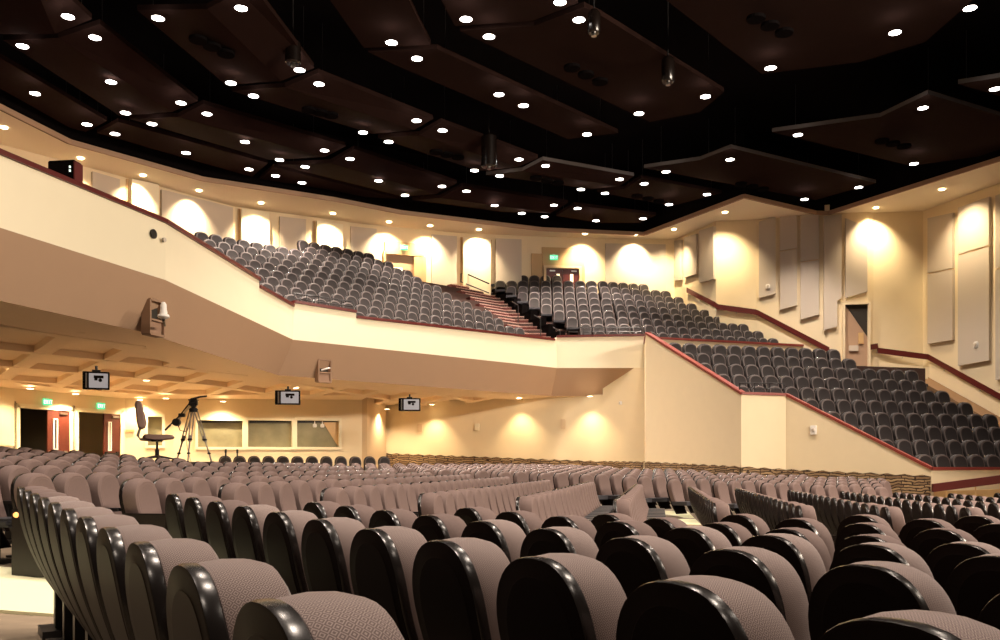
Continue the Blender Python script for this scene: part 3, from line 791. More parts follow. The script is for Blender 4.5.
# ------------------------------------------------------------------ ceiling clouds
ZC = 11.9
def cloud(name_label, pts, fold=None):
    """pts px polygon; fold: (i,j) indices of the crease"""
    P = []
    for k, (x, y) in enumerate(pts):
        P.append(at_z(x, y, ZC-(.22 if fold and k in fold else 0)))
    P = [ray(x, y, (ZC-(.35 if fold and k in fold else 0))*F/(HY-y)) for k, (x, y) in enumerate(pts)]
    n = len(P); c0 = sum(P, Vector())/n
    r = empty('ceiling_cloud', c0); tag(r, name_label, 'ceiling panel', 'dark ceiling clouds')
    V = [p-c0 for p in P]+[p-c0+Vector((0, 0, .14)) for p in P]
    if fold:
        i, j = sorted(fold)
        f1 = list(range(i, j+1)); f2 = list(range(j, n))+list(range(0, i+1))
        Fa = [tuple(f1), tuple(f2), tuple(k+n for k in reversed(f1)), tuple(k+n for k in reversed(f2))]
        o = mesh('panel_board', V, Fa, M['cloud'], r)
    else:
        o = mesh('panel_board', V, [tuple(range(n)), tuple(range(2*n-1, n-1, -1))], M['cloud'], r)
    mesh('panel_edge', V, [(k, (k+1) % n, n+(k+1) % n, n+k) for k in range(n)], M['cloud_edge' if 'grey' in name_label else 'cloud'], r)
    f = MB()
    for k in range(0, n, max(1, n//3)):
        p = (P[k]*.85+c0*.15)-c0; f = MB(); f.tube([p+Vector((0, 0, .1)), p+Vector((0, 0, 1.7))], .008, 5); f.obj('hanger', M['metal'], r)
    return r
clouds = [
 ('dark ceiling panel in the upper corner above the joint', [(-60, 34), (55, 34), (92, 19), (66, -6), (20, -50), (-60, -50)], (1, 4)),
 ('long folded dark ceiling panel running to the first crossing of gaps', [(3, 40), (58, 38), (100, 24), (198, 101), (172, 112), (120, 116)], (1, 4)),
 ('folded dark ceiling panel between the first and second crossings of gaps', [(130, 119), (178, 117), (203, 104), (346, 146), (325, 157), (270, 160)], (1, 4)),
 ('folded dark ceiling panel past the second crossing of gaps', [(278, 165), (330, 163), (354, 149), (457, 183), (436, 194), (404, 197)], (1, 4)),
 ('narrow dark ceiling panel in the outer ring over the balcony middle', [(412, 200), (440, 198), (462, 186), (568, 203), (551, 213), (502, 212)], (1, 4)),
 ('last narrow dark ceiling panel of the outer ring', [(556, 216), (574, 205), (656, 215), (640, 223), (600, 223)], None),
 ('outermost dark ceiling panel hugging the curved soffit', [(-40, 34), (107, 121), (86, 132), (70, 128), (-40, 66)], None),
 ('outermost dark ceiling panel, second along the soffit', [(118, 122), (268, 163), (252, 177), (97, 133)], None),
 ('thin wedge-shaped dark ceiling panel along the soffit', [(258, 180), (274, 167), (400, 199), (360, 197)], None),
 ('large folded dark ceiling panel with three black ports beside the widest gap', [(137, 10), (207, 9), (240, -8), (257, -8), (314, 68), (281, 81), (226, 85)], (1, 5)),
 ('folded dark ceiling panel with three ports, next inward from the balcony middle', [(232, 91), (285, 87), (318, 73), (433, 119), (414, 130), (373, 134)], (1, 4)),
 ('folded dark ceiling panel above the hanging black cylinder speaker', [(378, 138), (419, 135), (441, 122), (538, 158), (518, 167), (479, 171)], (1, 4)),
 ('small folded dark ceiling panel with grey edge strip near the ceiling centre', [(486, 175), (522, 171), (543, 160), (634, 176), (620, 186), (592, 189)], (1, 4)),
 ('short dark ceiling panel near the soffit corner', [(597, 192), (624, 189), (641, 178), (722, 193), (672, 206)], None),
 ('dark ceiling panel cut by the picture top, single downlight', [(320, -14), (402, -14), (431, 45), (364, 48)], None),
 ('long tapering dark ceiling panel between two wide gaps', [(368, 52), (437, 49), (618, 133), (568, 139), (400, 67)], None),
 ('dark ceiling panel at the picture top with bent lower edge', [(436, -10), (572, -10), (578, 3), (532, 21), (455, 26)], None),
 ('largest dark ceiling panel with three ports in the middle', [(460, 31), (534, 26), (584, 7), (600, 15), (724, 92), (700, 112), (650, 122)], None),
 ('very dark ceiling panel with three ports towards the stage', [(658, -6), (762, 74), (860, 62), (925, 42), (980, -6)], None),
 ('grey-edged hanging ceiling panel nearest the side wall', [(772, 132), (880, 117), (928, 94), (1040, 128), (1040, 148), (911, 166)], None),
 ('grey-edged hanging ceiling panel above the side wall corner', [(644, 168), (700, 160), (731, 148), (876, 183), (816, 200)], None),
 ('small grey-edged ceiling panel cut by the picture edge', [(958, 84), (1040, 71), (1040, 108)], None)]
for (l, pts, fo) in clouds: cloud(l, pts, fo)

lampmesh = {}
def downlight(px, py, zr, label, group, warm=False, rad=.12, power=0, cone=75, blend=.6, size=.08, name='downlight', tilt=None):
    p = at_z(px, py, zr)
    key = (warm, rad)
    if key not in lampmesh:
        f = MB(); f.tube([(0, 0, .004), (0, 0, -.006)], rad, 24)
        g = MB(); 
        n = 24; V = []; Fa = []
        for k in range(n):
            a = 2*pi*k/n
            for (r_, z) in ((rad*1.14, .004), (rad*1.13, -.003), (rad*1.03, -.005), (rad, -.002)): V.append((r_*math.cos(a), r_*math.sin(a), z))
        for k in range(n):
            for q in range(3): Fa.append((4*k+q, 4*((k+1) % n)+q, 4*((k+1) % n)+q+1, 4*k+q+1))
        g.add(V, Fa)
        a = f.obj('lamp_lens', M['washglow' if warm else 'lampglow']); c = g.obj('trim_ring', M['cloud' if not warm else 'white'])
        lampmesh[key] = (a.data, c.data); bpy.data.objects.remove(a); bpy.data.objects.remove(c)
    r = empty(name, p-Vector((0, 0, .03))); tag(r, label, 'downlight', group)
    for nm, me in zip(('lamp_lens', 'trim_ring'), lampmesh[key]):
        o = bpy.data.objects.new(nm, me); COL.objects.link(o); o.parent = r
    if power:
        L = bpy.data.lights.new('bulb', 'SPOT'); L.energy = power; L.color = (1, .77, .47) if warm else (1, .84, .70)
        L.spot_size = math.radians(cone); L.spot_blend = blend; L.shadow_soft_size = size
        lo = bpy.data.objects.new('bulb', L); COL.objects.link(lo); lo.parent = r; lo.location = (0, 0, -.06)
        if tilt: lo.rotation_euler = tilt
    return r
CL = [(22.5, 45), (68, 15.5), (95, 36.5), (158, 17), (241, 7), (35, 92.5), (87, 123.5), (111, 81), (125.5, 112), (181, 102), (207, 113), (152, 123), (231, 82), (253.5, 95), (299.6, 69), (319, 83), (391.6, 41.5), (466, 18), (560, 1), (489, 35.5), (417, 57.5), (579, 18.6), (499, 93.5), (523.6, 104.6), (587, 133.5), (639, 112.6), (705.5, 95.6), (770.5, 67), (895, 31.5), (970, 7), (923, 107), (798, 134), (914, 163), (995, 88), (666, 171), (730, 158.7), (804.6, 198.6), (858.7, 186.6),
      (115, 133), (186, 152), (249, 168.5), (245, 141), (279.5, 159), (324.5, 149.6), (275.5, 175), (302, 182), (305, 166), (350, 158), (378.6, 180), (405, 194.5), (442, 185.6), (466.5, 190.5), (494.7, 204.8), (521.7, 212.6), (544.6, 216), (554, 204.5), (577.6, 207.7), (596, 220), (643, 218),
      (363, 131.6), (416.6, 119.7), (442.6, 129.5), (388.6, 141), (519, 158.6), (474.5, 169.7), (499.7, 175), (545.5, 165), (581, 188.6), (619.6, 178.5), (605, 192.6), (644, 183), (669, 203.8), (707, 193.8)]
rows_ = sorted(CL, key=lambda q: q[1])
def room_side(x, y, zr):
    p = at_z(x, y, zr).xy; q = hit([e.xy for e in EL], x)
    return q is None or q.y-p.y > 1.2
bands = {}
for q in rows_: bands.setdefault(min(10, int(q[1]//22)), []).append(q)
for bi, lst in bands.items():
    lst.sort()
    for k, (x, y) in enumerate(lst):
        downlight(x, y, ZC-.42, 'round white ceiling downlight, %s from the doors side in the %s band down' % (ordn(k+1), ordn(bi+1)), 'downlights in the dark ceiling', power=2300 if (k+bi) % 2 == 0 and room_side(x, y, ZC-.42) else 0, cone=110, blend=.9, rad=.155, size=.2)
for k, (x, y) in enumerate(((-7, 6), (-1, 5), (5, 5), (-4, 11), (2, 11), (8, 11), (12, 5), (-10, 12), (12, 15), (-2, -2), (6, -1))):
    yy = HY-F*(ZC-.42)/max(y, 1)
    r = downlight(500, 0, ZC-.42, 'round ceiling downlight overhead, %s of those above the front seats' % ordn(k+1), 'downlights over the front seats', power=2300 if y > 4.5 else 900, cone=115, blend=.9, rad=.155, size=.2)
    r.location = (x, y, E+ZC-.45)
# black ports in clouds, hanging speakers
for (x, y, lab) in ((212, 47, 'first folded'), (320, 113, 'second folded'), (447, 155, 'cylinder-side'), (547, 181, 'small central'), (586, 75, 'largest'), (770, 26, 'darkest'), (893, 144, 'grey-edged right'), (752, 187, 'corner'), (648, 199, 'short')):
    dz = -.55 if lab != 'x' else 0
    for k in range(3):
        p = at_z(x+(k-1)*(11 if y > 100 else 14), y+(k-1)*(2.6 if y > 100 else 7), ZC-.37)
        f = MB(); f.tube([p+Vector((0, 0, .05)), p-Vector((0, 0, .03))], .24, 16)
        o = f.obj('round_vent', M['black']); tag(o, '%s of three round black ports in the %s ceiling panel' % (ordn(k+1), lab), 'ceiling port', 'black ports in ceiling panels')
def hang_spk(px, py, zr, w, h, label):
    p = at_z(px, py, zr)
    r = empty('hanging_speaker', p); tag(r, label, 'speaker', 'cylinders hanging from the ceiling')
    f = MB(); f.tube([(0, 0, -h/2), (0, 0, -h/2+.05), (0, 0, h/2-.1), (0, 0, h/2)], [w*.8, w, w, w*.6], 18); f.obj('speaker_body', M['shell'], r, True)
    f = MB(); f.tube([(0, 0, h/2), (0, 0, h/2+2.2)], .02, 6); f.obj('hanging_rod', M['metal'], r)
    f = MB(); f.tube([(0, 0, -h/2), (0, 0, -h/2-.07)], [.05, .07], 8); f.obj('end_cap', M['chrome'], r)
hang_spk(489, 151, 11.3, .28, 1.2, 'black cylinder speaker hanging over the balcony middle')
hang_spk(668, 70, 11.5, .19, .75, 'slim black cylinder hanging near the widest ceiling gap')
hang_spk(594, 22, 11.5, .17, .6, 'black cylinder with chrome end near the picture top beside a downlight')
hang_spk(293, 52, 11.8, .22, .7, 'black cylinder half hidden in the dark gap by a downlight')

# wall washers in the soffit
WW = [(4, 127), (80.6, 162), (143, 178), (199, 192), (261, 202.5), (333, 213), (389, 221.6), (430, 229), (479, 232), (585, 236), (636, 236), (674, 229), (725, 212), (876, 207.6), (942, 189)]
for k, (x, y) in enumerate(WW):
    y2 = y-2 if x < 560 else y-.5
    A, B = wseg(x)
    pw = at_z(x, y, ZT)
    # keep the lamp half a metre in front of the wall it lights
    wp = on_plane(A, B, x, y, .85)
    if pw.y > wp.y: pw = wp
    yy = HY-F*ZT/pw.y
    r = downlight(x, yy, ZT, 'small warm downlight in the cream soffit, %s from the balcony tip' % ordn(k+1), 'warm downlights in the cream soffit', True, .11, power=1350 if x < 650 else 1250, cone=98, blend=1.0, size=.05, name='soffit_downlight')
    bl = [c for c in r.children if c.type == 'LIGHT'][0]; wq = on_plane(A, B, x, y, 0); tn = (B-A).normalized(); nq = Vector((-tn.y, tn.x)); nq = nq if nq.dot(A) > 0 else -nq
    bl.rotation_euler = Vector((nq.x*.85, nq.y*.85, -1.6)).to_track_quat('-Z', 'Y').to_euler()
# under the balcony
UL = [(30, 387.6, 2.46), (75.6, 393, 2.46), (140, 399, 2.46), (166, 397.5, 2.47), (223, 400.7, 2.47), (340, 407, 2.46), (387, 408.4, 2.46)]
for k, (x, y, z) in enumerate(UL):
    r = downlight(x, y, 2.44, 'warm downlight in the low coffered ceiling, %s from the doorway wall' % ordn(k+1), 'warm downlights under the balcony', True, .10, power=360 if k != 1 else 800, cone=140, blend=.8, size=.05, name='recessed_downlight')
# lamps close to side wall under the balcony
for k, x in enumerate((432, 519, 590)):
    w = on_plane(Ws1, Ws2, x, 410, .55); 
    L = bpy.data.lights.new('bulb', 'SPOT'); L.energy = 330; L.color = (1, .74, .42); L.spot_size = math.radians(95); L.spot_blend = .8; L.shadow_soft_size = .05
    zz = zc((w.x, w.y))-.02
    r = empty('recessed_downlight', (w.x, w.y, zz)); tag(r, 'warm downlight tight against the side wall, %s from the window corner' % ordn(k+1), 'downlight', 'warm downlights under the balcony')
    o = bpy.data.objects.new('lamp_lens', lampmesh[(True, .10)][0]); COL.objects.link(o); o.parent = r
    o = bpy.data.objects.new('trim_ring', lampmesh[(True, .10)][1]); COL.objects.link(o); o.parent = r
    lo = bpy.data.objects.new('bulb', L); COL.objects.link(lo); lo.parent = r; lo.location = (0, 0, -.04)
# made-up recessed lamps, added in the coffers to brighten the balcony underside
for k, (x, y) in enumerate(((-13.4, 24), (-9.6, 25.5), (-8.6, 29), (-11.5, 29.3), (-5.0, 32.5), (-2.2, 34.8), (-7.5, 33))):
    L = bpy.data.lights.new('bulb', 'SPOT'); L.energy = 520; L.color = (1, .76, .48); L.spot_size = math.radians(150); L.spot_blend = .8; L.shadow_soft_size = .06
    r = empty('recessed_downlight', (x, y, zc((x, y))+.13)); tag(r, 'added warm fill light set deep in a ceiling coffer, %s from the curved edge' % ordn(k+1), 'downlight', 'warm downlights under the balcony')
    for nm, i_ in (('lamp_lens', 0), ('trim_ring', 1)):
        o = bpy.data.objects.new(nm, lampmesh[(True, .10)][i_]); COL.objects.link(o); o.parent = r
    lo = bpy.data.objects.new('bulb', L); COL.objects.link(lo); lo.parent = r; lo.location = (0, 0, -.05)

# ------------------------------------------------------------------ chairs
def cshift(z): return .30*max(0, (1-z)/.88)**2.1+.03*(1-z)
def outline(W, zt, zb, k_side, k_top):
    zs = zt-.24; pts = []
    for i in range(k_side): z = zb+(zs-zb)*i/k_side; pts.append((-W*(1-.10*(1-(z-zb)/(zs-zb+1e-9))), z))
    for i in range(k_top+1):
        a = pi-pi*i/k_top; c, s = math.cos(a), math.sin(a)
        pts.append((W*abs(c)**.82*(1 if c > 0 else -1), zs+(zt-zs)*abs(s)**.88))
    for i in range(k_side-1, -1, -1): z = zb+(zs-zb)*i/k_side; pts.append((W*(1-.10*(1-(z-zb)/(zs-zb+1e-9))), z))
    return pts
def layered(rings, W, zt, zb, ks, kt, cap_a, cap_b, zc0=.62, rec=None):
    base = outline(W, zt, zb, ks, kt); n = len(base); V = []; Fa = []; UVs = []
    arc = [0]
    for a, c in zip(base, base[1:]): arc.append(arc[-1]+math.hypot(a[0]-c[0], a[1]-c[1]))
    cum = 0; pr = None
    for (s, d) in rings:
        if pr is not None: cum += math.hypot((s-pr[0])*W, d-pr[1])
        pr = (s, d)
        for i, (x, z) in enumerate(base):
            if rec and (s, d) == rings[-1]: d = rec[0]+(rec[1]-rec[0])*max(0, min(1, (.74-z)/.10))
            zz = zb+(z-zb)*1.0 if z < zc0 else zc0+(z-zc0)*(1-(1-s)*W/(zt-zc0)*1.0)
            V.append((x*s, cshift(zz)+d, zz)); UVs.append((arc[i], cum))
    for r in range(len(rings)-1):
        for i in range(n-1): a = r*n+i; Fa.append((a, a+n, a+n+1, a+1))
    def cap(r, flip):
        b0 = len(V)
        for i in range(n): V.append(V[r*n+i]); UVs.append((V[r*n+i][0], V[r*n+i][2]))
        for i in range(n//2-1 if n % 2 == 0 else n//2):
            a, c, d, e = b0+i, b0+i+1, b0+n-2-i, b0+n-1-i
            f = (a, c, d, e) if c != d else (a, c, e)
            Fa.append(f if not flip else tuple(reversed(f)))
    if cap_a: cap(0, False)
    if cap_b: cap(len(rings)-1, True)
    return V, Fa, UVs
def make_chair(name, lod, W=.222, fab='fabric', endpanel=False):
    ks, kt = {0: (10, 20), 1: (6, 12), 2: (4, 10)}[lod]
    r = empty(name)
    if lod < 2:
        V, Fa, uv = layered([(.74, .0125), (.76, .015), (.955, .012), (.985, .014), (1, .024), (1, .048), (.985, .052)], W, 1.0, .12, ks, kt, True, True)
        nb = len(outline(W, 1, .12, ks, kt))-1
        mesh('back_shell', V, Fa, [M['shell'], M['shellpanel']], r, smooth=True, mi=[0 if 3*nb <= i < 6*nb else 1 for i in range(len(Fa))])
        V, Fa, uv = layered([(.97, .048), (1.0, .062), (1.025, .11), (1.015, .16), (.97, .195), (.87, .21), (.81, .208), (.77, .19)], W, 1.0, .44, ks, kt, False, True, rec=(.165, .212))
        mesh('backrest', V, Fa, M[fab], r, smooth=True, uv=uv)
    else:
        V, Fa, uv = layered([(.93, .012), (1, .03), (1, .055), (.985, .06)], W, 1.0, .15, ks, kt, True, True)
        nb = len(outline(W, 1, .12, ks, kt))-1
        mesh('back_shell', V, Fa, [M['shell'], M['shellpanel']], r, smooth=True, mi=[0 if i < 3*nb else 1 for i in range(len(Fa))])
        V, Fa, uv = layered([(.975, .055), (.985, .13), (.93, .175), (.84, .185), (.78, .16)], W, .992, .42, ks, kt, False, True, rec=(.12, .19))
        k = len(Fa)-1
        rim = (len(outline(W, 1, .4, ks, kt))-1)*4
        mi = [1 if i >= 2*(len(outline(W, 1, .4, ks, kt))-1) and i < rim and fab == 'fabric3' else 0 for i in range(len(Fa))]
        o = mesh('backrest', V, Fa, [M[fab], M['seatrim']], r, smooth=True, mi=mi)
    # seat pan: rounded slab
    y0, y1, z0, z1 = .20, .66, .36, .45
    f = MB(); f.box((0, (y0+y1)/2, (z0+z1)/2), (2*W*.92, y1-y0, z1-z0), bev=.03 if lod < 2 else 0); f.obj('seat_pan', M['pan'], r, smooth=False)
    if lod < 2:
        for s in (-1, 1):
            f = MB(); f.box((s*(W+.012), .36, .60), (.035, .34, .035), bev=.01 if lod == 0 else 0); f.box((s*(W+.012), .28, .50), (.028, .06, .2)); f.obj('armrest', M['metal'], r)
        f = MB(); f.box((0, .3, .14), (.10, .12, .50)); f.box((0, .3, -.05), (.34, .3, .12)); f.obj('pedestal', M['metal'], r)
    if endpanel:
        s = -1 if endpanel < 0 else 1
        f = MB(); f.box((s*(W+.045), .34, .33), (.03, .50, .66), bev=.012); o = f.obj('end_panel', M['shell'], r)
        f = MB(); x = s*(W+.06); f.tube([(x, .15, .60), (x+s*.02, .15, .60)], [.028, .020], 10); f.obj('aisle_light', M['orange'], o)
    return r
def local_bounds(): pass
PITCH = .56
floor_seats = []     # (x, y, z, facing angle, block, row, seat no, end flag)
def face_angle(n): return math.atan2(-n.x, n.y)    # rotation so that local +y points along n
# block near the camera
RW = {1: ((-.397, 1.437), (.2047, .3317), 11, 0), 2: ((.68, 1.582), (.190, .2986), 11, 0), 3: ((1.145, 2.87), (.1105, .161), 9, -1), 4: ((1.32, 4.50), (.0709, .102), 6, -3)}
for r_ in range(1, 12):
    if r_ in RW:
        (x0, y0), (qa, qb), cnt, lo = RW[r_]
        dd = Vector((-qa, qb)).normalized(); nn_ = Vector((dd.y, -dd.x))
        for k in range(lo, cnt):
            p = Vector((x0, y0))+dd*PITCH*k
            floor_seats.append([p.x, p.y, None, nn_, 'front', r_, cnt-k, 0])
    else:
        dd = Vector((-.57, .822)); nn_ = Vector((dd.y, -dd.x))
        e = Vector((-.275, 6.8))+Vector((.98, .2))*1.1*(r_-4)
        for k in range(0, 14):
            p = e-dd*PITCH*k
            if p.y < .8 or abs(p.x/p.y) > .75: break
            floor_seats.append([p.x, p.y, None, nn_, 'front', r_, k+1, 0])
hrow1 = {1: .155, 2: .225, 3: .268, 4: .305, 5: .345, 6: .385}
# middle block
for i in range(-6, 15):
    CM = [-6.36, -5.45, -4.58, -3.62, -2.65, -1.62, -.54, .62, 1.67, 2.79, 3.88]
    c = CM[i] if 0 <= i <= 10 else (-6.36+.98*i if i < 0 else 3.88+1.06*(i-10)); ya = 9.0+.25*i; yb = 19.5+.2*(10-i)
    if i < 0: ya = 9.0+.9*abs(i)*0
    k = 0; y = ya
    while y < yb:
        x = c+.1763*y
        if abs(x/y) < .60 and not (-10.6 < x-0 < -4.9 and 17.7 < y < 24 and c < -8.6):
            floor_seats.append([x, y, None, n2, 'middle', i+7, k+1, -1 if k == 0 and i >= 0 else 0])
        y += PITCH*.985; k += 1
# far block by the stone wall
for j in range(0, 19):
    s = 3.2-.95*j; o3 = s-11.7
    # start on aisle edge line
    p0 = Vector((1.53, 23.0)); ld = Vector((.94, -.34)); t = (o3-n3.dot(p0))/n3.dot(ld); st0 = p0+ld*t
    for k in range(0, 24):
        p = st0+d3*PITCH*k
        lim = Ws1.y+(Ws2.y-Ws1.y)*(p.x-Ws1.x)/(Ws2.x-Ws1.x)-1.6
        if p.x > 4.0:
            # distance to the side block wall
            q = A_ if p.x < B_.x else C_
            lim = min(lim, 27.8 if p.x > 6.5 else 30.8)
            if p.x > C_.x-1: lim = min(lim, C_.y+(D_.y-C_.y)*(p.x-C_.x)/(D_.x-C_.x)-1.2)
        if p.y > lim or p.x/p.y > .425: break
        if abs(p.x/p.y) < .6: floor_seats.append([p.x, p.y, None, n3, 'far', 19-j, k+1, -1 if k == 0 else 0])
# back row in front of the windows
tw = (Ww2-Wd2).normalized(); nw = Vector((tw.y, -tw.x))
for k in range(12):
    px = 225+14.4*k; w = on_plane(Wd2, Ww2, px, 450, 3.0)
    floor_seats.append([w.x, w.y, None, nw, 'window', 1, k+1, 0])
zwin = E+.36-1.0
for s in floor_seats:
    x, y = s[0], s[1]
    if s[4] == 'front':
        h = {1: .240-.0155*y, 2: .30-.017*y, 3: .36-.015*y, 4: .41-.014*y}.get(s[5], .375+.02*(s[5]-5)+.014*(7-y)); s[2] = E-h-1.0
    elif s[4] == 'window': s[2] = zwin
    elif s[4] == 'middle': s[2] = E-hs(x-.1763*y)-1.0
    else: s[2] = E-hs3(.643*x-.766*y+11.7)-1.0
BN = {'front': 'front floor block', 'middle': 'middle floor block', 'far': 'floor block along the stone wall', 'window': 'dark row below the windows'}
protos = {}
def proto(name, lod, **kw):
    key = (name, lod, kw.get('endpanel', 0), kw.get('fab'))
    if key not in protos: protos[key] = [make_chair(name, lod, **kw), False]
    e = protos[key]
    if not e[1]: e[1] = True; return e[0]
    return dup(e[0])
def place(name, lod, x, y, z, n, label, group, sc=1, **kw):
    r = proto(name, lod, **kw); r.location = (x, y, z); r.rotation_euler = (0, 0, face_angle(n)); r.scale = (sc, sc, sc)
    tag(r, label, 'seat', group); return r
def merge_rest(name, lst, fab, label, group):
    """lst of (x,y,z,n,scale)"""
    pr = make_chair(name, 2, fab=fab, W=.268 if fab == 'fabric3' else .222); parts = [c for c in pr.children]
    V = []; Fa = []; MI = []; mats = []
    src = []
    for c in parts:
        me = c.data; off = len(mats); mats += [m for m in me.materials]
        src.append(([v.co.copy() for v in me.vertices], [tuple(p.vertices) for p in me.polygons], [p.material_index+off for p in me.polygons]))
    for (x, y, z, n, sc) in lst:
        T = Matrix.Translation((x, y, z)) @ Matrix.Rotation(face_angle(n), 4, 'Z') @ Matrix.Scale(sc, 4)
        for (vs_, fs, ms) in src:
            b0 = len(V); V += [T @ v for v in vs_]; Fa += [tuple(i+b0 for i in f) for f in fs]; MI += ms
    for c in parts: bpy.data.objects.remove(c)
    bpy.data.objects.remove(pr)
    if V:
        o = mesh(name, V, Fa, mats, mi=MI, smooth=True); tag(o, label, 'seats', group, 'stuff')
def inview(x, y, z, m=30):
    px, py = proj((x, y, z+1.0)); return -m-60/y*10 < px < 1000+m+60/y*10 and py < 700
vis = [s for s in floor_seats if inview(s[0], s[1], s[2])]
vis.sort(key=lambda s: s[1]-(40 if s[4] == 'window' else 0))
print('floor seats in view', len(vis))
NI = 300
for s in vis[:NI]:
    x, y, z, n, bl, rw, no, en = s
    lod = 0 if y < 5 else (1 if y < 12.5 else 2)
    lab = 'mauve theatre seat, %s from the aisle in the %s row, %s' % (ordn(no), ordn(rw), BN[bl])
    if bl == 'window': lab = 'shade-darkened theatre seat, %s from the tripod in the row below the windows' % ordn(no)
    ep = en if (en and y < 16) else 0
    place('auditorium_chair', lod, x, y, z, n, lab, 'floor seats', fab='fabric3' if bl == 'window' else 'fabric' if lod == 0 else 'fabric2', endpanel=(1 if ep else 0))  # window row takes the charcoal fabric: backlit shade put into its colour
merge_rest('auditorium_chair', [(s[0], s[1], s[2], s[3], 1) for s in vis[NI:]], 'fabric2', 'distant mauve seats filling the back of the main floor', 'floor seats')

# balcony seats
bal = []
def side_of(p, a, c): return (c[0]-a[0])*(p[1]-a[1])-(c[1]-a[1])*(p[0]-a[0])
for i in range(NR):
    po = offs(rowfront, .1+TR*i+.62)     # backs stand at the rear of each tier
    z = zfl(i)
    # walk segments
    spots = []; carry = PITCH/2
    for si, (a, c) in enumerate(zip(po, po[1:])):
        if si in (0, 1): continue
        t = (c-a).normalized(); L_ = (c-a).length; n = Vector((t.y, -t.x))
        while carry < L_:
            spots.append((si, a+t*carry, n)); carry += PITCH
        carry -= L_
    if True:
        for (si, p, n) in spots:
            px, py = proj((p.x, p.y, z+1.0))
            if px > 830 or px < 150: continue
            if px < 300 and py < 229+(px-185)*.16: continue
            if si == 2 and i > 8 or i > 9 and px > 565: continue
            left_ok = px+9 < 447+(py-286)*1.98
            right_ok = px-3 > 486+(py-278)*1.95
            if not (left_ok or right_ok): continue
            if px > 600 and px > 658+(py-288)*2.35: continue
            # hidden behind the parapet?
            if si == 2 and px < 186: continue
            if px < 186 or (px < 283 and py > 236+ (px-186)*.70): continue
            bal.append((p.x, p.y, z, n, i, px, py, 'L' if left_ok else 'R'))
par = []
for j in range(NP):
    v = V0+PT*j+.5; z = E+.36-1.1+PR*j
    u0 = max(uu.dot(left_u(j)), uu.dot(left_u(j+1.25)))+.42
    for k in range(30):
        p = uu*(u0+.65*k)+vv*v
        px, py = proj((p.x, p.y, z+1.1))
        lim = {9: 838, 8: 853, 7: 909, 6: 928, 5: 946, 4: 969, 3: 990}.get(j, 1030)
        if px > lim: break
        par.append((p.x, p.y, z, -vv, j, px, py, 'P'))
print('balcony', len(bal), 'side', len(par))
allu = [(s, 1.12) for s in par]+[(s, 1.0) for s in bal]
allu.sort(key=lambda q: q[0][1]/q[1])
cnt = {}
for (s, sc) in allu:
    cnt.setdefault((s[7], s[4]), []).append(s)
rank = {}
for k, l in cnt.items():
    l.sort(key=lambda s: s[5])
    for m_, s in enumerate(l): rank[id(s)] = m_+1
UN = {'L': 'balcony block before the stairs', 'R': 'balcony block past the stairs', 'P': 'raised block by the side wall'}
for (s, sc) in allu[:NI]:
    x, y, z, n, i, px, py, bl = s
    place('raked_tier_chair', 2, x, y, z, n, 'charcoal seat, %s along the %s tier, %s' % (ordn(rank[id(s)]), ordn(i+1), UN[bl]), 'raked tier seats', sc, fab='fabric3', W=.268)
merge_rest('raked_tier_chair', [(s[0], s[1], s[2], s[3], sc) for (s, sc) in allu[NI:]], 'fabric3', 'remaining charcoal seats filling the upper balcony tiers', 'raked tier seats')

# ------------------------------------------------------------------ rails of the balcony and the raised block
def guard(name, label, pts, h=.55, n=None, rails=2, group='black guard rails'):
    r = empty(name, pts[0]); tag(r, label, 'guard rail', group); o0 = Vector(pts[0])
    for k in range(rails):
        f = MB(); f.tube([Vector(p)-o0+Vector((0, 0, h*(1-k*.5))) for p in pts], .022, 6); f.obj('rail', M['metal'], r)
    for a in pts:
        f = MB(); f.tube([Vector(a)-o0, Vector(a)-o0+Vector((0, 0, h))], .02, 6); f.obj('post', M['metal'], r)
def seg_pts(A, B, z0, z1, n): return [Vector((A.x+(B.x-A.x)*k/n, A.y+(B.y-A.y)*k/n, z0+(z1-z0)*k/n)) for k in range(n+1)]
tt = (P3-P2).normalized(); nrm = Vector((-tt.y, tt.x))
a = hit([P2, P3], 296)+nrm*.1; c = hit([P2, P3], 355)+nrm*.1
guard('guard_rail', 'black rail on the balcony parapet just past its corner', seg_pts(a, c, E+5.2, E+5.2, 5), .34)
a = P3+Vector((.5, .1)); c = P4+Vector((-.1, .1))
guard('guard_rail', 'black rail on the straight end of the balcony parapet', seg_pts(a, c, E+5.35, E+5.35, 5), .36)
a = B_+Vector((0, .2)); c = C_+Vector((0, .2))
guard('guard_rail', 'black rail on the level step of the raised block wall', seg_pts(a, c, E+2.4, E+2.4, 3), .36)
# balcony stair handrail (pale steel) at its top
ph = at_z(461, 290, 7.9)
o0 = offs(rowfront, 8.3); q = hit(o0, 461); q2 = hit(offs(rowfront, 6.6), 489)
r = empty('stair_handrail', (q.x, q.y, zfl(9))); tag(r, 'brass-coloured looped handrail at the top of the balcony stairs', 'handrail')
dv = Vector((q2.x-q.x, q2.y-q.y, -.75))
f = MB(); f.tube([(0, 0, .95), (.0, 0, 1.35), (.15, 0, 1.4), Vector((0, 0, 1.4))+dv], .03, 8); f.obj('top_rail', M['metal'], r)
f = MB(); f.tube([(0, 0, .95), Vector((0, 0, .95))+dv], .025, 8); f.obj('lower_rail', M['metal'], r)
f = MB(); f.tube([(.25, 0, -.8), (.25, 0, 1.38)], .03, 8); f.obj('post', M['framebr'], r)
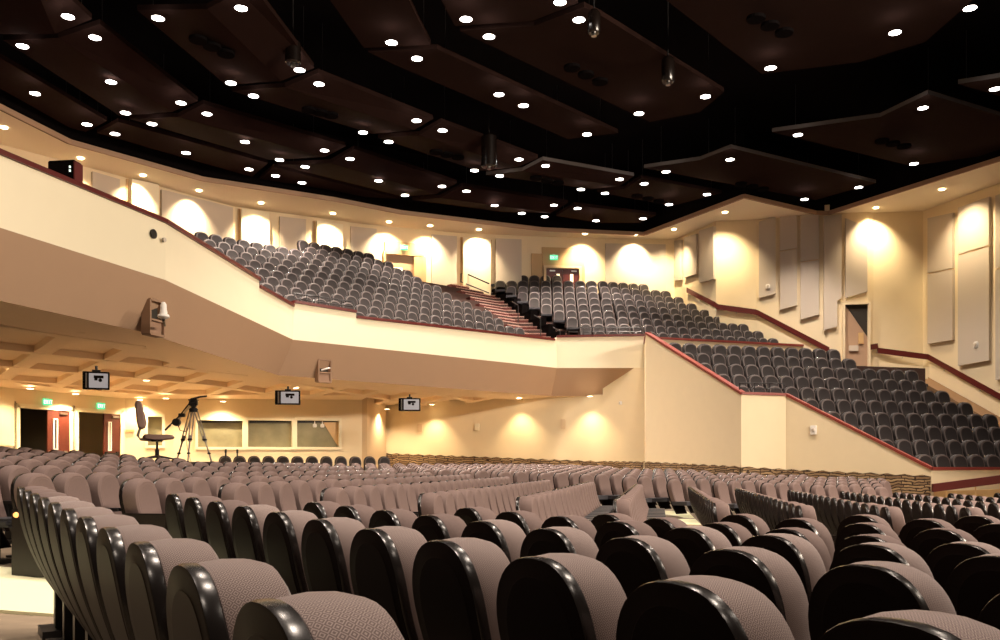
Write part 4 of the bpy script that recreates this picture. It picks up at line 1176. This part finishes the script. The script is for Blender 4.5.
# centre posts on the aisle stairs
for k, fpos in enumerate((.12, .32, .55)):
    d = .3+TR*9*fpos; pxx = interp(560, 462, fpos)+12
    q = hit(offs(rowfront, d), pxx)
    if q is None: continue
    z = E+4.35+RI*9*fpos
    f = MB(); f.tube([(q.x, q.y, z), (q.x, q.y, z+.9)], .025, 6); f.tube([(q.x, q.y, z+.9), (q.x-.25, q.y+.6, z+1.15)], .025, 6)
    o = f.obj('stair_post', M['metal']); tag(o, 'thin black rail post on the balcony stairs, %s from the parapet' % ordn(k+1), 'rail post', 'posts on the balcony stairs')
# black steps added in place of the shadowed row-end seat sides
b = MB()
q0 = hit(offs(rowfront, .3), 578); q1 = hit(offs(rowfront, 7.7), 491)
N = 10
for k in range(N):
    f0, f1 = k/N, (k+1)/N
    a = q0.lerp(q1, f0); c = q0.lerp(q1, f1); z = zfl(0)+RI*10*f0
    b.prism([a, c, c+Vector((.32, .02)), a+Vector((.32, .02))], z-.3, z+.62)
o = b.obj('seat_end_shade', M['black']); tag(o, 'black steps standing in for shaded seat ends along the balcony stairs', 'side guard')

# ------------------------------------------------------------------ monitors hanging under the balcony
def monitor(px, py, Y, w, h, rz, label):
    c = ray(px, py, Y); r = empty('hanging_monitor', c, rz); tag(r, label, 'monitor', 'monitors hanging below the balcony')
    f = MB(); f.box((0, .06, 0), (w, .10, h), bev=.012); f.box((-w*.42, .16, 0), (w*.12, .3, h*.85)); f.obj('monitor_case', M['shell'], r)
    f = MB(); f.box((w*.09, 0, 0), (w*.70, .012, h*.80)); s = f.obj('screen', M['screen'], r)
    f = MB(); f.box((w*.1, -.012, h*.2), (w*.36, .008, h*.16)); f.box((w*.0, -.012, h*.1), (w*.12, .008, h*.2)); f.tube([(w*.16, -.016, h*.02), (w*.16, -.01, h*.02)], h*.1, 10); f.obj('dark_picture', M['shell'], s)
    f = MB(); f.box((-w*.36, 0, 0), (w*.05, .02, h*.8)); f.obj('silver_edge', M['chrome'], r)
    f = MB(); f.tube([(0, .12, h/2), (0, .12, h/2+.14)], .03, 8); f.box((0, .12, h/2+.02), (.18, .12, .05)); f.obj('ceiling_mount', M['metal'], r)
monitor(96, 380.5, 21, .58, .42, .35, 'small hanging monitor with grey picture, above the doorway wall')
monitor(287.5, 397.5, 29, .80, .46, .10, 'small hanging monitor with grey picture, above the control windows')
monitor(409.5, 404.5, 32, .78, .46, .05, 'small hanging monitor with grey picture, by the dim wall corner')
# dark box behind the parapet
c = ray(65, 179, 19.5)
r = empty('stage_monitor', (c.x, c.y, E+5.62), math.radians(-8)); tag(r, 'dark box-shaped display standing behind the balcony cap', 'display box')
f = MB(); f.box((0, 0, .75), (.62, .3, .42), bev=.02); f.obj('case', M['shell'], r)
for zz in (.8, .72):
    f = MB(); f.box((.22, -.16, zz), (.03, .02, .045)); f.obj('indicator_lamp', M['signwhite'], r)
f = MB(); f.box((.32, -.02, .72), (.03, .3, .4)); f.obj('side_flange', M['red'], r)
f = MB(); f.tube([(0, 0, -.9), (0, 0, .56)], .04, 8); f.obj('stand', M['metal'], r)

# ------------------------------------------------------------------ camera platform with chair and tripod
YP = 20.0; cx = -7.62; zp = E+.09
b = MB(); b.box((-7.6, 20.6, (zp+zfloor(-7.6, 20.6))/2), (3.9, 3.0, zp-zfloor(-7.6, 20.6)), bev=.02); o = b.obj('camera_platform', M['steps']); tag(o, 'low dark platform under the office chair and tripod', 'platform')
r = empty('office_chair', (cx, YP, zp), math.radians(-70)); tag(r, 'armless mauve office chair on the platform beside the camera tripod', 'office chair')
def profile_solid(name, ring, W, m, parent, seg=8):
    """ring: closed (y,z) outline, swept over x with rounded sides"""
    V = []; Fa = []; n = len(ring); cy = sum(p[0] for p in ring)/n; cz = sum(p[1] for p in ring)/n
    for k in range(seg+1):
        a = -pi/2+pi*k/seg; x = W*math.sin(a); s = max(.05, math.cos(a))**.35
        for (y, z) in ring: V.append((x, cy+(y-cy)*(.35+.65*s), cz+(z-cz)*(.8+.2*s) if True else z))
    for k in range(seg):
        for i in range(n): Fa.append((k*n+i, (k+1)*n+i, (k+1)*n+(i+1) % n, k*n+(i+1) % n))
    Fa += [tuple(range(n)), tuple(range(seg*n+n-1, seg*n-1, -1))]
    return mesh(name, V, Fa, m, parent, smooth=True)
S = 1.28/1.0
bk = [(-.30, .58), (-.33, .70), (-.345, .85), (-.36, .98), (-.345, 1.04), (-.30, 1.06), (-.255, 1.03), (-.225, .93), (-.19, .80), (-.17, .68), (-.19, .59), (-.24, .56)]
bk = [(y*S, z*S) for y, z in bk]
o = profile_solid('backrest', bk, .24*S, M['chairtan'], r)
sp = [(-.22, .42), (-.24, .46), (-.20, .50), (0, .495), (.18, .50), (.26, .49), (.29, .455), (.26, .42), (.1, .40), (-.1, .40)]
sp = [(y*S, z*S-.03) for y, z in sp]
profile_solid('seat', sp, .25*S, M['chairtan'], r)
f = MB(); f.tube([(0, -.10, .48), (0, -.34, .50), (0, -.40, .58), (0, -.34, .78)], .03, 8); f.obj('back_bracket', M['chrome'], r)
f = MB(); f.tube([(0, 0, .1), (0, 0, .28), (0, 0, .281), (0, 0, .5)], [.045, .045, .025, .025], 10); f.obj('gas_column', M['metal'], r)
f = MB(); f.box((0, 0, .48), (.22, .26, .06), bev=.015); f.tube([(.1, 0, .47), (.3, .02, .45)], .012, 6); f.obj('seat_mechanism', M['metal'], r)
bs = empty('b'); bpy.data.objects.remove(bs)
f = MB()
for k in range(5):
    a = 2*pi*k/5+.3; f.tube([(0, 0, .12), (.18*math.cos(a), .18*math.sin(a), .10), (.34*math.cos(a), .34*math.sin(a), .07)], [.035, .025, .018], 8)
st5 = f.obj('star_base', M['metal'], r)
for k in range(5):
    a = 2*pi*k/5+.3; f = MB(); c = Vector((.34*math.cos(a), .34*math.sin(a), .03)); f.tube([c-Vector((0, .02, 0)), c+Vector((0, .02, 0))], .03, 10); f.obj('caster', M['shell'], st5)
# tripod
tx, ty = -6.88, 20.2
r = empty('camera_tripod', (tx, ty, zp)); tag(r, 'tall steel camera tripod with pan bar and fluid head, no camera', 'tripod')
H = 1.16
for k, (fx, fy) in enumerate(((-.34, -.1), (.42, -.05), (.0, .45))):
    if k == 2: fx, fy = .02, -.42
    for off in (-.028, .028):
        pass
    top = Vector((fx*.12, fy*.12, H)); ft = Vector((fx, fy, .02)); d = (ft-top)
    sidev = d.cross(Vector((0, 1, 0) if k != 2 else (0, 1, 0))).normalized()
    sidev = Vector((.03, 0, 0))
    f = MB()
    for s_ in (-1, 1): f.tube([top+sidev*s_*1.2, top+d*.62+sidev*s_], .014, 6)
    f.tube([top+d*.5, ft], .018, 6)
    lg = f.obj('leg', M['legsteel'], r)
    f = MB(); f.box(top+d*.58, (.10, .05, .045), bev=.008); f.box(top+d*.85, (.07, .05, .04), bev=.008); f.tube([ft, ft-Vector((0, 0, .02))], .03, 8); f.obj('leg_clamp', M['metal'], lg)
f = MB(); f.tube([(0, 0, H-.04), (0, 0, H+.02), (0, 0, H+.06)], [.09, .10, .07], 14); f.obj('tripod_bowl', M['metal'], r, True)
f = MB(); f.box((0, 0, H+.14), (.12, .1, .16), bev=.02); f.tube([(-.09, 0, H+.16), (.09, 0, H+.16)], .055, 12); f.box((.0, 0, H+.23), (.2, .1, .03)); f.obj('fluid_head', M['metal'], r)
f = MB(); f.tube([(-.06, 0, H+.24), (.14, 0, H+.30), (.30, 0, H+.32)], [.03, .022, .02], 8); f.obj('camera_plate', M['metal'], r)
f = MB(); f.tube([(-.04, 0, H+.22), (-.3, -.02, H-.12), (-.58, -.04, H-.40)], .016, 6); f.tube([(-.5, -.04, H-.33), (-.62, -.05, H-.45)], .024, 6); f.obj('pan_bar', M['metal'], r)
f = MB(); f.tube([(-.02, .08, H+.20), (-.26, .1, H-.08), (-.42, .1, H-.25)], .02, 6); f.obj('pan_bar', M['chrome'], r)
f = MB(); c = Vector((-.38, 0, H-.27)); f.tube([c-Vector((0, .06, 0)), c+Vector((0, .06, 0))], .085, 12); f.box(c+Vector((.12, 0, .16)), (.14, .09, .08), bev=.01); f.obj('zoom_control', M['metal'], r)
f = MB(); f.tube([(-.35, 0, H-.32), (-.3, 0, H-.45), (-.18, 0, H-.48), (-.08, 0, H-.3)], .01, 6); f.obj('control_cable', M['metal'], r)
f = MB(); f.tube([(-.1, -.1, H-.2), (-.14, -.1, .6), (-.10, -.1, .3), (-.02, -.1, .0)], .008, 6); f.obj('hanging_cable', M['framebr'], r)
# headset posts by the window row
for k, px in enumerate((227.5, 239)):
    w = on_plane(Wd2, Ww2, px, 450, 3.0)
    f = MB(); f.tube([(w.x, w.y-.2, zwin+.9), (w.x, w.y-.2, zwin+1.22)], .03, 6); f.box((w.x, w.y-.2, zwin+1.16), (.06, .06, .12)); o = f.obj('microphone_post', M['metal'])
    tag(o, 'short dark post rising behind the %s seat below the windows' % ordn(k+1), 'post', 'posts in the row below the windows')

# ------------------------------------------------------------------ light of the hall, view
w = bpy.data.worlds.new('world'); scene.world = w; w.use_nodes = True
w.node_tree.nodes['Background'].inputs[0].default_value = (1, .80, .62, 1); w.node_tree.nodes['Background'].inputs[1].default_value = .07
# unseen spots added on the stage side as fill light for the hall
for k, (x, y) in enumerate(((17, 4), (18, 8), (19, 12), (20, 16))):
    L = bpy.data.lights.new('stage_fill_spot', 'SPOT'); L.energy = 7200; L.color = (1, .83, .66); L.spot_size = math.radians(100); L.spot_blend = .8; L.shadow_soft_size = .35
    o = bpy.data.objects.new('stage_fill_spot', L); COL.objects.link(o); o.location = (x, y, E+9.5)
    tgt = Vector((-4, 22, E+2)); o.rotation_euler = (tgt-o.location).to_track_quat('-Z', 'Y').to_euler()
scene.view_settings.view_transform = 'Standard'; scene.view_settings.look = 'None'; scene.view_settings.gamma = 1
scene.view_settings.use_curve_mapping = False
scene.view_settings.exposure = 0
try: scene.cycles.use_light_tree = True
except Exception: pass
print('objects', len(bpy.data.objects))
